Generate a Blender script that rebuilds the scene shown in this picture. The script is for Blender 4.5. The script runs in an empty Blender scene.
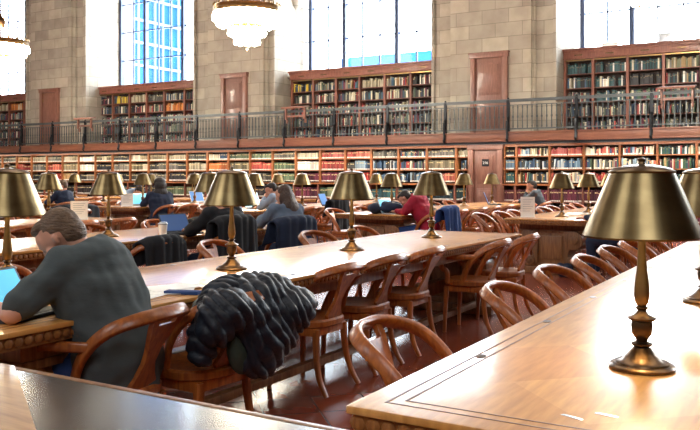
import bpy, bmesh, math, random
from math import sin, cos, pi, radians
from mathutils import Vector, Matrix

random.seed(7)
sc = bpy.context.scene
COL = sc.collection

# ------------------------------------------------------------------ camera
cam = bpy.data.cameras.new('camera'); camo = bpy.data.objects.new('camera', cam); COL.objects.link(camo)
camo.location = (0, 0, 1.36); camo.rotation_euler = (radians(90), 0, radians(30.8))
cam.sensor_width = 36; cam.lens = 798 / 700 * 36; cam.shift_y = -40 / 700
cam.clip_start = 0.05; cam.clip_end = 400
sc.camera = camo
# ------------------------------------------------------------------ world and light
W = bpy.data.worlds.new('world'); sc.world = W; W.use_nodes = True
wn = W.node_tree.nodes; wn.clear()
bg = wn.new('ShaderNodeBackground'); bg.inputs[0].default_value = (0.86, 0.93, 1.0, 1); bg.inputs[1].default_value = 19.0
wo = wn.new('ShaderNodeOutputWorld'); W.node_tree.links.new(bg.outputs[0], wo.inputs[0])
def area(name, loc, rot, sx, sy, power, color, portal=False):
    l = bpy.data.lights.new(name, 'AREA'); l.shape = 'RECTANGLE'; l.size = sx; l.size_y = sy; l.energy = power; l.color = color
    if portal: l.cycles.is_portal = True
    o = bpy.data.objects.new(name, l); COL.objects.link(o); o.location = loc; o.rotation_euler = rot
    return o
WINX = (-34.7, -24.5, -14.3, -4.0, 6.3)
for wx in WINX[1:]:
    area('daylight_portal', (wx, 25.3, 8.0), (radians(-90), 0, 0), 5.3, 6.2, 1, (1, 1, 1), True)
# daylight from the tall windows of the opposite wall, behind the camera
for wx in (-30, -19, -8, 3):
    area('window_daylight', (wx, -4.6, 7.6), (radians(90 - 12), 0, 0), 5.4, 6.4, 400, (0.90, 0.95, 1.0))
# added overhead fill over the middle of the hall, no fixtures of its own
for cx in (-24, -8, 4):
    area('ceiling_fill', (cx, 9.5, 12.2), (0, 0, 0), 9, 5, 330, (1.0, 0.93, 0.82))
for cx in (-36, -24, -12, 0):   # shelf lighting below the gallery edge
    area('shelf_strip_light', (cx, 22.35, 2.24), (radians(38), 0, 0), 11.5, .06, 42, (1.0, 0.93, 0.80))
sc.view_settings.view_transform = 'Standard'; sc.view_settings.look = 'None'
sc.view_settings.exposure = 0.36; sc.view_settings.gamma = 1; sc.view_settings.use_curve_mapping = False
sc.cycles.max_bounces = 7; sc.cycles.diffuse_bounces = 4; sc.cycles.glossy_bounces = 3; sc.cycles.transparent_max_bounces = 12
sc.cycles.use_denoising = True; sc.cycles.caustics_reflective = False; sc.cycles.caustics_refractive = False
sc.cycles.sample_clamp_indirect = 4

# ------------------------------------------------------------------ materials
def lin(h):
    v = [int(h[i:i + 2], 16) / 255 for i in (0, 2, 4)]
    return tuple(((c + 0.055) / 1.055) ** 2.4 if c > 0.04045 else c / 12.92 for c in v) + (1,)
MATS = {}
def base(name):
    m = bpy.data.materials.new(name); m.use_nodes = True
    return m, m.node_tree.nodes, m.node_tree.links, m.node_tree.nodes['Principled BSDF']
def mat(name, h, rough=0.6, metal=0.0, var=0.0, scale=8, bump=0.0, coat=0.0, stretch=(1, 1, 1), h2=None, emit=0, spec=0.5):
    """plain or noise-varied surface"""
    if name in MATS: return MATS[name]
    m, n, l, b = base(name)
    b.inputs['Base Color'].default_value = lin(h); b.inputs['Roughness'].default_value = rough
    b.inputs['Metallic'].default_value = metal; b.inputs['Coat Weight'].default_value = coat
    b.inputs['Coat Roughness'].default_value = 0.12; b.inputs['Specular IOR Level'].default_value = spec
    if emit:
        b.inputs['Emission Color'].default_value = lin(h); b.inputs['Emission Strength'].default_value = emit
    if var or bump or h2:
        tc = n.new('ShaderNodeTexCoord'); mp = n.new('ShaderNodeMapping'); mp.inputs['Scale'].default_value = stretch
        ns = n.new('ShaderNodeTexNoise'); ns.inputs['Scale'].default_value = scale; ns.inputs['Detail'].default_value = 5
        l.new(tc.outputs['Object'], mp.inputs[0]); l.new(mp.outputs[0], ns.inputs['Vector'])
        c1 = lin(h); c2 = lin(h2) if h2 else tuple(c * (1 - var) for c in c1[:3]) + (1,)
        r = n.new('ShaderNodeValToRGB'); r.color_ramp.elements[0].position = 0.33; r.color_ramp.elements[1].position = 0.67
        r.color_ramp.elements[0].color = c2; r.color_ramp.elements[1].color = c1
        l.new(ns.outputs['Fac'], r.inputs[0]); l.new(r.outputs[0], b.inputs['Base Color'])
        if bump:
            bp = n.new('ShaderNodeBump'); bp.inputs['Strength'].default_value = bump; bp.inputs['Distance'].default_value = 0.02
            l.new(ns.outputs['Fac'], bp.inputs['Height']); l.new(bp.outputs[0], b.inputs['Normal'])
    MATS[name] = m
    return m
def wood(name, h1, h2, rough=0.35, coat=0.3, stretch=(14, 14, 1.2), scale=3, tint=True):
    m, n, l, b = base(name)
    tc = n.new('ShaderNodeTexCoord'); mp = n.new('ShaderNodeMapping'); mp.inputs['Scale'].default_value = stretch
    ns = n.new('ShaderNodeTexNoise'); ns.inputs['Scale'].default_value = scale; ns.inputs['Detail'].default_value = 6; ns.inputs['Distortion'].default_value = 0.6
    l.new(tc.outputs['Object'], mp.inputs[0]); l.new(mp.outputs[0], ns.inputs['Vector'])
    r = n.new('ShaderNodeValToRGB'); r.color_ramp.elements[0].position = 0.3; r.color_ramp.elements[1].position = 0.7
    r.color_ramp.elements[0].color = lin(h2); r.color_ramp.elements[1].color = lin(h1)
    l.new(ns.outputs['Fac'], r.inputs[0])
    out = r.outputs[0]
    if tint:
        oi = n.new('ShaderNodeObjectInfo'); hs = n.new('ShaderNodeHueSaturation')
        mr = n.new('ShaderNodeMapRange'); mr.inputs['To Min'].default_value = 0.82; mr.inputs['To Max'].default_value = 1.18
        l.new(oi.outputs['Random'], mr.inputs['Value']); l.new(mr.outputs[0], hs.inputs['Value']); l.new(out, hs.inputs['Color'])
        out = hs.outputs[0]
    l.new(out, b.inputs['Base Color'])
    b.inputs['Roughness'].default_value = rough; b.inputs['Coat Weight'].default_value = coat; b.inputs['Coat Roughness'].default_value = 0.1
    return m
M = {}
M['chair'] = wood('chair_wood', 'B8692C', '84421A', 0.38, 0.2)
M['case'] = wood('bookcase_wood', 'A8683A', '875028', 0.5, 0.1)
M['gcase'] = wood('gallery_case_wood', '8C5644', '6E3E30', 0.5, 0.1)
M['fascia'] = wood('fascia_wood', '8C5A42', '744634', 0.45, 0.2, (1, 10, 10))
M['door'] = wood('door_wood', '8E6252', '714A3C', 0.45, 0.2)
M['tleg'] = wood('table_base_wood', 'A06E42', '6E4526', 0.45, 0.2)
M['tlegdark'] = wood('table_edge_wood', 'A8703C', '7C4A24', 0.35, 0.3)
M['inlay'] = mat('dark_inlay', '7A4A22', 0.5)
M['brass'] = mat('antique_brass', '857350', 0.29, 0.97, h2='6C5A3C', scale=6, stretch=(1, 1, 2), bump=0.03)
M['brassdark'] = mat('dark_bronze', '6A5138', 0.28, 0.9, var=0.35, scale=20)
M['brasslight'] = mat('light_bronze', '9A7B4E', 0.3, 0.85, var=0.25, scale=14)
M['shade_in'] = mat('shade_lining', 'E8DDBE', 0.7)
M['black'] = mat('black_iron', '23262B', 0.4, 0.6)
M['steel'] = mat('grey_steel_rail', '5A6062', 0.45, 0.5)
M['bronzebar'] = mat('grey_baluster', '474F52', 0.5, 0.4)
M['frame'] = mat('window_frame_blue', '3C4A6B', 0.5)
M['plaster'] = mat('ceiling_plaster', '7A6450', 0.9, var=0.1, scale=2)
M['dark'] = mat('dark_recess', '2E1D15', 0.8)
M['paper'] = mat('white_paper', 'FBFBF8', 0.7)
M['spineband'] = mat('spine_band', 'A8946A', 0.6)
M['skin'] = mat('skin', 'D2997F', 0.5, var=0.12, scale=12)
M['hair'] = mat('brown_hair', '7A5F48', 0.55, var=0.5, scale=40, bump=0.6, stretch=(1, 1, 3))
M['hairbrown'] = mat('long_brown_hair', '4A2F20', 0.45, var=0.5, scale=50, bump=0.6, stretch=(2, 2, .3))
M['hairdark'] = mat('dark_hair', '2A211E', 0.5, var=0.4, scale=40, bump=0.5)
M['tee'] = mat('grey_tshirt', '4C5456', 0.9, var=0.12, scale=4, bump=0.7, stretch=(1, .6, 2))
M['navy'] = mat('navy_cloth', '1F2C46', 0.85, var=0.3, scale=8, bump=0.2)
M['blackcloth'] = mat('black_cloth', '14161D', 0.85, var=0.3, scale=8, bump=0.2)
M['greycloth'] = mat('blue_grey_sweater', '66758A', 0.9, var=0.2, scale=9, bump=0.2)
M['palecloth'] = mat('pale_blue_shirt', '9FB2C8', 0.9, var=0.2, scale=9, bump=0.2)
M['pink'] = mat('pink_sleeve', 'D9B4B6', 0.9, var=0.15)
M['red'] = mat('crimson_hoodie', 'B01F3C', 0.85, var=0.3, scale=6, bump=0.25)
M['jean'] = mat('blue_denim', '2B4A86', 0.9, var=0.25)
M['charcoal'] = mat('charcoal_jumper', '4B5560', 0.9, var=0.2)
M['puffer'] = mat('puffer_nylon', '18212F', 0.5, var=0.35, scale=16, bump=0.5)
M['olive'] = mat('olive_lining', '37463C', 0.6, var=0.3, scale=9, bump=0.3)
M['laptop'] = mat('laptop_shell', '3A3F48', 0.4, 0.5)
M['silver'] = mat('silver_shell', 'B9BEC4', 0.35, 0.6)
def screen(name, h, s): return mat(name, h, 0.3, emit=s)
M['scr_cyan'] = screen('screen_cyan', '5FBFE0', 0.7)
M['scr_blue'] = screen('screen_blue', '3B6EA8', 0.7)
M['scr_dark'] = screen('screen_dark_blue', '2C4A78', 0.45)
M['bulb'] = mat('glowing_bulb', 'FFF6E4', 0.4, emit=40)
M['crystal'] = mat('lit_crystal', 'FFF4E2', 0.4, emit=30)
for k in ('bulb', 'crystal'):
    M[k].cycles.emission_sampling = 'NONE'

def stone():
    m, n, l, b = base('limestone_blocks')
    tc = n.new('ShaderNodeTexCoord'); sp = n.new('ShaderNodeSeparateXYZ'); l.new(tc.outputs['Object'], sp.inputs[0])
    ad = n.new('ShaderNodeMath'); ad.operation = 'ADD'; l.new(sp.outputs[0], ad.inputs[0]); l.new(sp.outputs[1], ad.inputs[1])
    cb = n.new('ShaderNodeCombineXYZ'); l.new(ad.outputs[0], cb.inputs[0]); l.new(sp.outputs[2], cb.inputs[1])
    br = n.new('ShaderNodeTexBrick'); br.inputs['Scale'].default_value = 1; br.inputs['Brick Width'].default_value = 0.86
    br.inputs['Row Height'].default_value = 0.43; br.inputs['Mortar Size'].default_value = 0.012; br.inputs['Mortar Smooth'].default_value = 0.6
    br.inputs['Color1'].default_value = lin('B9B0A0'); br.inputs['Color2'].default_value = lin('9C9488'); br.inputs['Mortar'].default_value = lin('868074')
    br.inputs['Bias'].default_value = -0.1
    l.new(cb.outputs[0], br.inputs['Vector'])
    ns = n.new('ShaderNodeTexNoise'); ns.inputs['Scale'].default_value = 2.2; ns.inputs['Detail'].default_value = 6; l.new(tc.outputs['Object'], ns.inputs['Vector'])
    mx = n.new('ShaderNodeMixRGB'); mx.blend_type = 'MULTIPLY'; mx.inputs[0].default_value = 0.5
    r = n.new('ShaderNodeValToRGB'); r.color_ramp.elements[0].position = 0.35; r.color_ramp.elements[0].color = (0.62, 0.58, 0.56, 1)
    r.color_ramp.elements[1].position = 0.65; r.color_ramp.elements[1].color = (1, 1, 1, 1)
    l.new(ns.outputs['Fac'], r.inputs[0]); l.new(br.outputs['Color'], mx.inputs[1]); l.new(r.outputs[0], mx.inputs[2])
    l.new(mx.outputs[0], b.inputs['Base Color']); b.inputs['Roughness'].default_value = 0.85
    return m
M['stone'] = stone()
def floor_mat():
    m, n, l, b = base('terracotta_tiles')
    tc = n.new('ShaderNodeTexCoord'); mp = n.new('ShaderNodeMapping'); mp.inputs['Rotation'].default_value = (0, 0, radians(45))
    l.new(tc.outputs['Object'], mp.inputs[0])
    br = n.new('ShaderNodeTexBrick'); br.offset = 0.0; br.inputs['Scale'].default_value = 1
    br.inputs['Brick Width'].default_value = 0.32; br.inputs['Row Height'].default_value = 0.32; br.inputs['Mortar Size'].default_value = 0.006
    br.inputs['Color1'].default_value = lin('A04E34'); br.inputs['Color2'].default_value = lin('8A3C28'); br.inputs['Mortar'].default_value = lin('5A4238')
    l.new(mp.outputs[0], br.inputs['Vector'])
    ns = n.new('ShaderNodeTexNoise'); ns.inputs['Scale'].default_value = 3; l.new(tc.outputs['Object'], ns.inputs['Vector'])
    mx = n.new('ShaderNodeMixRGB'); mx.blend_type = 'MULTIPLY'; mx.inputs[0].default_value = 0.5
    l.new(br.outputs['Color'], mx.inputs[1]); l.new(ns.outputs['Fac'], mx.inputs[2])
    l.new(mx.outputs[0], b.inputs['Base Color']); b.inputs['Roughness'].default_value = 0.24
    return m
M['floor'] = floor_mat()
def top_mat():
    """honey oak parquet: patches of differing grain, glossy varnish"""
    m, n, l, b = base('parquet_tabletop')
    tc = n.new('ShaderNodeTexCoord'); mp = n.new('ShaderNodeMapping'); mp.inputs['Rotation'].default_value = (0, 0, radians(45))
    l.new(tc.outputs['Object'], mp.inputs[0])
    br = n.new('ShaderNodeTexBrick'); br.offset = 0; br.inputs['Scale'].default_value = 1; br.inputs['Brick Width'].default_value = 0.41; br.inputs['Row Height'].default_value = 0.41
    br.inputs['Mortar Size'].default_value = 0.0; br.inputs['Color1'].default_value = lin('EBAE62'); br.inputs['Color2'].default_value = lin('D6954A')
    l.new(mp.outputs[0], br.inputs['Vector'])
    m2 = n.new('ShaderNodeMapping'); m2.inputs['Scale'].default_value = (10, 1.2, 1); l.new(tc.outputs['Object'], m2.inputs[0])
    ns = n.new('ShaderNodeTexNoise'); ns.inputs['Scale'].default_value = 4; ns.inputs['Detail'].default_value = 6; l.new(m2.outputs[0], ns.inputs['Vector'])
    r = n.new('ShaderNodeValToRGB'); r.color_ramp.elements[0].position = 0.3; r.color_ramp.elements[0].color = (0.66, 0.58, 0.5, 1)
    r.color_ramp.elements[1].position = 0.65; r.color_ramp.elements[1].color = (1, 1, 1, 1)
    l.new(ns.outputs['Fac'], r.inputs[0])
    mx = n.new('ShaderNodeMixRGB'); mx.blend_type = 'MULTIPLY'; mx.inputs[0].default_value = 0.7
    l.new(br.outputs['Color'], mx.inputs[1]); l.new(r.outputs[0], mx.inputs[2]); l.new(mx.outputs[0], b.inputs['Base Color'])
    b.inputs['Roughness'].default_value = 0.45; b.inputs['Specular IOR Level'].default_value = 0.35; b.inputs['Coat Weight'].default_value = 1.0; b.inputs['Coat Roughness'].default_value = 0.18
    ns2 = n.new('ShaderNodeTexNoise'); ns2.inputs['Scale'].default_value = 7; l.new(tc.outputs['Object'], ns2.inputs['Vector'])
    bp = n.new('ShaderNodeBump'); bp.inputs['Strength'].default_value = 0.08; bp.inputs['Distance'].default_value = 0.01
    l.new(ns2.outputs['Fac'], bp.inputs['Height']); l.new(bp.outputs[0], b.inputs['Normal']); l.new(bp.outputs[0], b.inputs['Coat Normal'])
    return m
M['top'] = top_mat()
def glass():
    m = bpy.data.materials.new('window_glass'); m.use_nodes = True; n = m.node_tree.nodes; l = m.node_tree.links; n.clear()
    t = n.new('ShaderNodeBsdfTransparent'); t.inputs[0].default_value = (0.97, 0.99, 1, 1)
    g = n.new('ShaderNodeBsdfGlossy'); g.inputs['Roughness'].default_value = 0.03
    mx = n.new('ShaderNodeMixShader'); mx.inputs[0].default_value = 0.05; o = n.new('ShaderNodeOutputMaterial')
    l.new(t.outputs[0], mx.inputs[1]); l.new(g.outputs[0], mx.inputs[2]); l.new(mx.outputs[0], o.inputs[0])
    return m
M['glass'] = glass()
def book_mat():
    m, n, l, b = base('book_cloth')
    a = n.new('ShaderNodeAttribute'); a.attribute_name = 'col'; l.new(a.outputs['Color'], b.inputs['Base Color'])
    b.inputs['Roughness'].default_value = 0.6
    return m
M['books'] = book_mat()

# ------------------------------------------------------------------ mesh helpers
class MB:
    def __init__(s): s.v = []; s.f = []; s.c = []; s.mi = []
    def add(s, vs, fs, c=None, mi=0, T=None):
        o = len(s.v)
        s.v += [tuple(T @ Vector(v)) for v in vs] if T else [tuple(v) for v in vs]
        s.f += [tuple(i + o for i in f) for f in fs]; s.c += [c] * len(fs); s.mi += [mi] * len(fs)
        return s
    def box(s, x0, x1, y0, y1, z0, z1, c=None, mi=0, T=None):
        vs = [(x0, y0, z0), (x1, y0, z0), (x1, y1, z0), (x0, y1, z0), (x0, y0, z1), (x1, y0, z1), (x1, y1, z1), (x0, y1, z1)]
        return s.add(vs, [(0, 3, 2, 1), (4, 5, 6, 7), (0, 1, 5, 4), (1, 2, 6, 5), (2, 3, 7, 6), (3, 0, 4, 7)], c, mi, T)
    def lathe(s, prof, n=24, T=None, mi=0, sx=1, sy=1, close=True):
        vs = []; fs = []; k = len(prof)
        for i in range(n):
            a = 2 * pi * i / n
            for r, z in prof: vs.append((r * cos(a) * sx, r * sin(a) * sy, z))
        for i in range(n):
            j = (i + 1) % n
            for q in range(k - 1): fs.append((i * k + q, j * k + q, j * k + q + 1, i * k + q + 1))
        if close:
            if prof[0][0] > 1e-4: fs.append(tuple(i * k for i in range(n))[::-1])
            if prof[-1][0] > 1e-4: fs.append(tuple(i * k + k - 1 for i in range(n)))
        return s.add(vs, fs, None, mi, T)
    def ell(s, c, r, rot=None, n=14, m=9):
        T = Matrix.Translation(c)
        if rot: T = T @ rot.to_4x4()
        vs = [(0, 0, -r[2])]
        for j in range(1, m):
            t = -pi / 2 + pi * j / m
            for i in range(n):
                a = 2 * pi * i / n; vs.append((r[0] * cos(t) * cos(a), r[1] * cos(t) * sin(a), r[2] * sin(t)))
        vs.append((0, 0, r[2])); fs = []
        for i in range(n):
            j = (i + 1) % n; fs.append((0, 1 + j, 1 + i))
            for q in range(m - 2): fs.append((1 + q * n + i, 1 + q * n + j, 1 + (q + 1) * n + j, 1 + (q + 1) * n + i))
            fs.append((len(vs) - 1, 1 + (m - 2) * n + i, 1 + (m - 2) * n + j))
        return s.add(vs, fs, None, 0, T)
    def sweep(s, pts, sect, normal=None, cap=True, c=None, mi=0):
        """pts: list of Vector; sect(i,t)->list of (a,b) offsets along n,b; normal(i,p,t)->thickness direction"""
        pts = [Vector(p) for p in pts]; k = len(pts); rings = []
        for i, p in enumerate(pts):
            t = (pts[min(i + 1, k - 1)] - pts[max(i - 1, 0)]).normalized()
            nv = Vector(normal(i, p, t)) if normal else (Vector((0, 0, 1)) if abs(t.z) < 0.9 else Vector((1, 0, 0)))
            nv = (nv - t * nv.dot(t)).normalized(); b = t.cross(nv)
            rings.append([p + nv * a + b * q for a, q in sect(i, i / (k - 1))])
        m = len(rings[0]); vs = [v for r in rings for v in r]; fs = []
        for i in range(k - 1):
            for q in range(m):
                w = (q + 1) % m; fs.append((i * m + q, i * m + w, (i + 1) * m + w, (i + 1) * m + q))
        if cap: fs.append(tuple(range(m))[::-1]); fs.append(tuple((k - 1) * m + q for q in range(m)))
        return s.add(vs, fs, c, mi)
    def tube(s, pts, r, n=8, mi=0):
        rr = r if callable(r) else (lambda t: r)
        return s.sweep(pts, lambda i, t: [(rr(t) * cos(2 * pi * q / n), rr(t) * sin(2 * pi * q / n)) for q in range(n)], mi=mi)
    def cap(s, a, b, ra, rb, n=10):
        """tapered capsule between a and b"""
        a = Vector(a); b = Vector(b); d = b - a; L = d.length
        q = d.to_track_quat('Z', 'Y').to_matrix().to_4x4(); T = Matrix.Translation(a) @ q
        prof = [(0, -ra), (ra * .7, -ra * .7), (ra, 0), (rb, L), (rb * .7, L + rb * .7), (0, L + rb)]
        return s.lathe(prof, n, T, close=False)
    def prism(s, poly, t0, t1, T=None, mi=0):
        """polygon in XZ, extruded in Y from t0 to t1"""
        k = len(poly); vs = [(x, t0, z) for x, z in poly] + [(x, t1, z) for x, z in poly]
        fs = [tuple(range(k)), tuple(range(2 * k - 1, k - 1, -1))] + [((i + 1) % k, i, i + k, (i + 1) % k + k) for i in range(k)]
        return s.add(vs, fs, None, mi, T)
    def mesh(s, name, m, bevel=0, sharp=35, smooth=True):
        me = bpy.data.meshes.new(name); me.from_pydata(s.v, [], s.f)
        ms = m if isinstance(m, (list, tuple)) else [m]
        for x in ms: me.materials.append(x)
        me.polygons.foreach_set('material_index', s.mi)
        if any(c is not None for c in s.c):
            at = me.color_attributes.new('col', 'FLOAT_COLOR', 'CORNER'); d = []
            for f, c in zip(s.f, s.c): d += list(c or (0.5, 0.5, 0.5, 1)) * len(f)
            at.data.foreach_set('color', d)
        if not any(c is not None for c in s.c) and len(s.f) < 60000:
            bm = bmesh.new(); bm.from_mesh(me)
            bmesh.ops.recalc_face_normals(bm, faces=bm.faces)
            if bevel:
                es = [e for e in bm.edges if len(e.link_faces) == 2 and e.calc_face_angle(0) > 0.6]
                bmesh.ops.bevel(bm, geom=es, offset=bevel, segments=2, profile=0.6, affect='EDGES', clamp_overlap=True)
            bm.to_mesh(me); bm.free()
        if smooth:
            me.polygons.foreach_set('use_smooth', [True] * len(me.polygons)); me.set_sharp_from_angle(angle=radians(sharp))
        me.update()
        return me
    def obj(s, name, m, parent=None, **k):
        return link(name, s.mesh(name, m, **k), parent)
def link(name, me, parent=None):
    o = bpy.data.objects.new(name, me); COL.objects.link(o)
    if parent: o.parent = parent
    return o
def tag(o, label, cat, group=None, kind=None):
    o['label'] = label; o['category'] = cat
    if group: o['group'] = group
    elif 'group' in o: del o['group']
    if kind: o['kind'] = kind
    return o
def thing(name, label, cat, loc=(0, 0, 0), rz=0, group=None):
    o = bpy.data.objects.new(name, None); COL.objects.link(o); o.location = loc; o.rotation_euler = (0, 0, rz); o.empty_display_size = 0.1
    return tag(o, label, cat, group)
def kids(): 
    d = {}
    for o in COL.objects:
        if o.parent: d.setdefault(o.parent.name, []).append(o)
    return d
def dup(root, loc, rz=None, label=None, group=None, cat=None):
    r = root.copy(); COL.objects.link(r); r.location = loc
    if rz is not None: r.rotation_euler = (0, 0, rz)
    if label: r['label'] = label
    if cat: r['category'] = cat
    if group: r['group'] = group
    for ch in list(root.children):
        c = ch.copy(); COL.objects.link(c); c.parent = r
        for g in list(ch.children):
            d = g.copy(); COL.objects.link(d); d.parent = c
    return r
def struct(name, mb, m, label=None, **k):
    o = mb.obj(name, m, **k); o['kind'] = 'structure'
    if label: o['label'] = label
    return o
ORD = ['first', 'second', 'third', 'fourth', 'fifth', 'sixth', 'seventh', 'eighth', 'ninth', 'tenth', 'eleventh', 'twelfth', 'thirteenth', 'fourteenth', 'fifteenth', 'sixteenth', 'seventeenth', 'eighteenth', 'nineteenth', 'twentieth',
       'twenty-first', 'twenty-second', 'twenty-third', 'twenty-fourth', 'twenty-fifth', 'twenty-sixth', 'twenty-seventh', 'twenty-eighth', 'twenty-ninth', 'thirtieth']

# ------------------------------------------------------------------ the hall
XL, XR, YB, ZT = -46.0, 30.0, -5.0, 12.6
struct('floor', MB().box(XL, XR, YB, 26, -0.1, 0), M['floor'], 'red terracotta tile floor')
struct('ceiling', MB().box(XL, XR, YB, 27.5, ZT, ZT + 0.2), M['plaster'])
struct('wall_back', MB().box(XL, XR, YB - 0.3, YB, 0, ZT), M['stone'])
struct('wall_left', MB().box(XL - 0.3, XL, YB, 26, 0, ZT), M['stone'])
struct('wall_right', MB().box(XR, XR + 0.3, YB, 26, 0, ZT), M['stone'])
struct('wall_front', MB().box(XL, XR, 23.16, 23.3, 0, 2.3).box(XL, XR, 24.72, 26.2, 2.3, 5.02), M['stone'], 'limestone wall behind the shelves')
# wall above the windows
struct('wall_clerestory', MB().box(XL, XR, 24.7, 26.2, 11.3, ZT), M['stone'])
PIERS = [(-40.4, -37.8), (-31.1, -27.15), (-21.1, -17.2), (-10.95, -6.88), (-0.8, 3.4), (9.2, 30.0)]
DOORX = {1: -29.2, 2: -18.9, 3: -8.9}
for i, (a, b) in enumerate(PIERS):
    m = MB(); c = DOORX.get(i, (a + b) / 2); h = 1.31 if (b - a) > 3.7 else (b - a) / 2 - 0.35
    m.box(a, b, 23.62, 26.2, 2.62, ZT)
    m.box(c - h, c + h, 23.34, 23.62, 2.62, ZT)
    m.box(a, a + 0.09, 23.5, 23.62, 2.62, ZT); m.box(b - 0.09, b, 23.5, 23.62, 2.62, ZT)
    struct('wall_pier', m, M['stone'], 'limestone block pier between the tall windows')
    for sx in (c - h, c + h):
        struct('trim_shaft', MB().lathe([(0.13, 2.62), (0.15, 2.85), (0.09, 2.95), (0.09, ZT - 0.1)], 16, Matrix.Translation((sx, 23.56, 0))), M['stone'])
# a moulded corbel high on the two far piers
for a in (-27.62, -17.3):
    struct('trim_corbel', MB().lathe([(0.0, 7.2), (0.10, 7.3), (0.12, 7.6), (0.28, 7.75), (0.34, 8.0), (0.30, 8.1), (0.42, 8.3), (0.42, 8.5)], 16, Matrix.Translation((a, 24.9, 0))), M['stone'])

# windows
def window(idx, cx):
    m = MB(); x0, x1, Y = cx - 2.6, cx + 2.6, 25.5
    z0, z1 = 5.02, 11.3
    zs = [5.2 + 1.25 * k for k in range(6)]
    for x in (x0, x0 + 1.5, x1 - 1.5, x1): m.box(x - 0.07, x + 0.07, Y - 0.12, Y + 0.08, z0, z1)
    for k in (1, 3, 4, 6):
        x = x0 + 0.743 * k + (0.01 if k < 4 else 0); m.box(x - 0.022, x + 0.022, Y - 0.04, Y + 0.04, z0, z1)
    for z in zs: m.box(x0, x1, Y - 0.035, Y + 0.035, z - 0.022, z + 0.022)
    for x in (cx - 3.05, cx + 3.05): m.box(x - 0.06, x + 0.06, Y - 0.05, Y + 0.05, z0, z1)
    for z in zs: m.box(cx - 3.1, cx + 3.1, Y - 0.02, Y + 0.02, z - 0.015, z + 0.015)
    o = struct('window_%d' % idx, m, M['frame'], 'tall steel-framed window')
    g = MB().box(cx - 3.1, cx + 3.1, Y + 0.0, Y + 0.006, z0, z1).obj('pane', M['glass'], o)
    struct('trim_sill', MB().box(cx - 3.1, cx + 3.1, 24.3, 25.6, 4.98, 5.05), M['stone'])
for i, wx in enumerate(WINX): window(i + 1, wx)

# gallery: slab, fascia, soffit
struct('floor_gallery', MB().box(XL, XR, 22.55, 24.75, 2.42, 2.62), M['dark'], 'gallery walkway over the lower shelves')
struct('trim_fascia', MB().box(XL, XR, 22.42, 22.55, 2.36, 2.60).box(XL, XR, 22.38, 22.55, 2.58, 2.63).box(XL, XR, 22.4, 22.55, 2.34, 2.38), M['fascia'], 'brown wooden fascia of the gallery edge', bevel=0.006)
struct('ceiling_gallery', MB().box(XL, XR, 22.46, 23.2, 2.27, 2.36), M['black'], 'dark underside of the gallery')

# ------------------------------------------------------------------ doors
def panel_door(name, label, cx, Y, z0, z1, w, sign=None):
    r = thing(name, label, 'door', (cx, Y, z0)); H = z1 - z0
    f = MB()
    f.box(-w / 2, -w / 2 + .15, -.10, .05, 0, H).box(w / 2 - .15, w / 2, -.10, .05, 0, H).box(-w / 2 - .03, w / 2 + .03, -.12, .05, H - .15, H)
    f.box(-w / 2 - .05, w / 2 + .05, -.15, .05, H - .03, H + .02)
    f.obj('door_frame', M['door'], r, bevel=0.01)
    lw = w / 2 - .15
    d = MB().box(-lw, lw, -.02, .03, 0, H - .15)
    for a, b in ((.2, H * .42), (H * .48, H - .3)):
        d.box(-lw + .10, lw - .10, -.035, -.02, a, b).box(-lw + .16, lw - .16, -.055, -.03, a + .06, b - .06)
    d.obj('door_leaf', M['door'], r, bevel=0.008)
    MB().lathe([(0.0, 0), (.015, 0), (.012, .04), (.03, .06), (.02, .08), (0, .085)], 12, Matrix.Translation((lw - .07, -.02, 1.0)) @ Matrix.Rotation(radians(90), 4, 'X')).obj('door_knob', M['brasslight'], r)
    for z in (.35, H - .55): MB().box(-lw - .015, -lw + .015, -.05, -.02, z, z + .14).obj('hinge', M['brasslight'], r)
    return r
for i, (k, x) in enumerate(DOORX.items()):
    panel_door('wooden_door', ['panelled wooden gallery door on the farthest visible pier', 'panelled wooden gallery door behind the hanging chandelier',
                               'panelled wooden gallery door on the pier between the two wide windows'][i], x, 23.32, 2.62, 5.12, 1.2)
ld = panel_door('wooden_door', 'plain wooden door with small black number plate under the gallery', -8.8, 22.78, 0.0, 2.27, 1.08)
pl = MB().box(-.11, .11, -.062, -.055, 1.62, 1.84).obj('number_plate', M['black'], ld)
fc = bpy.data.curves.new('number', 'FONT'); fc.body = '216'; fc.size = 0.11; fc.align_x = 'CENTER'; fc.extrude = 0.001
fo = bpy.data.objects.new('number', fc); COL.objects.link(fo); fo.parent = pl; fo.location = (0, -.064, 1.69); fo.rotation_euler = (radians(90), 0, 0); fc.materials.append(M['paper'])

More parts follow.
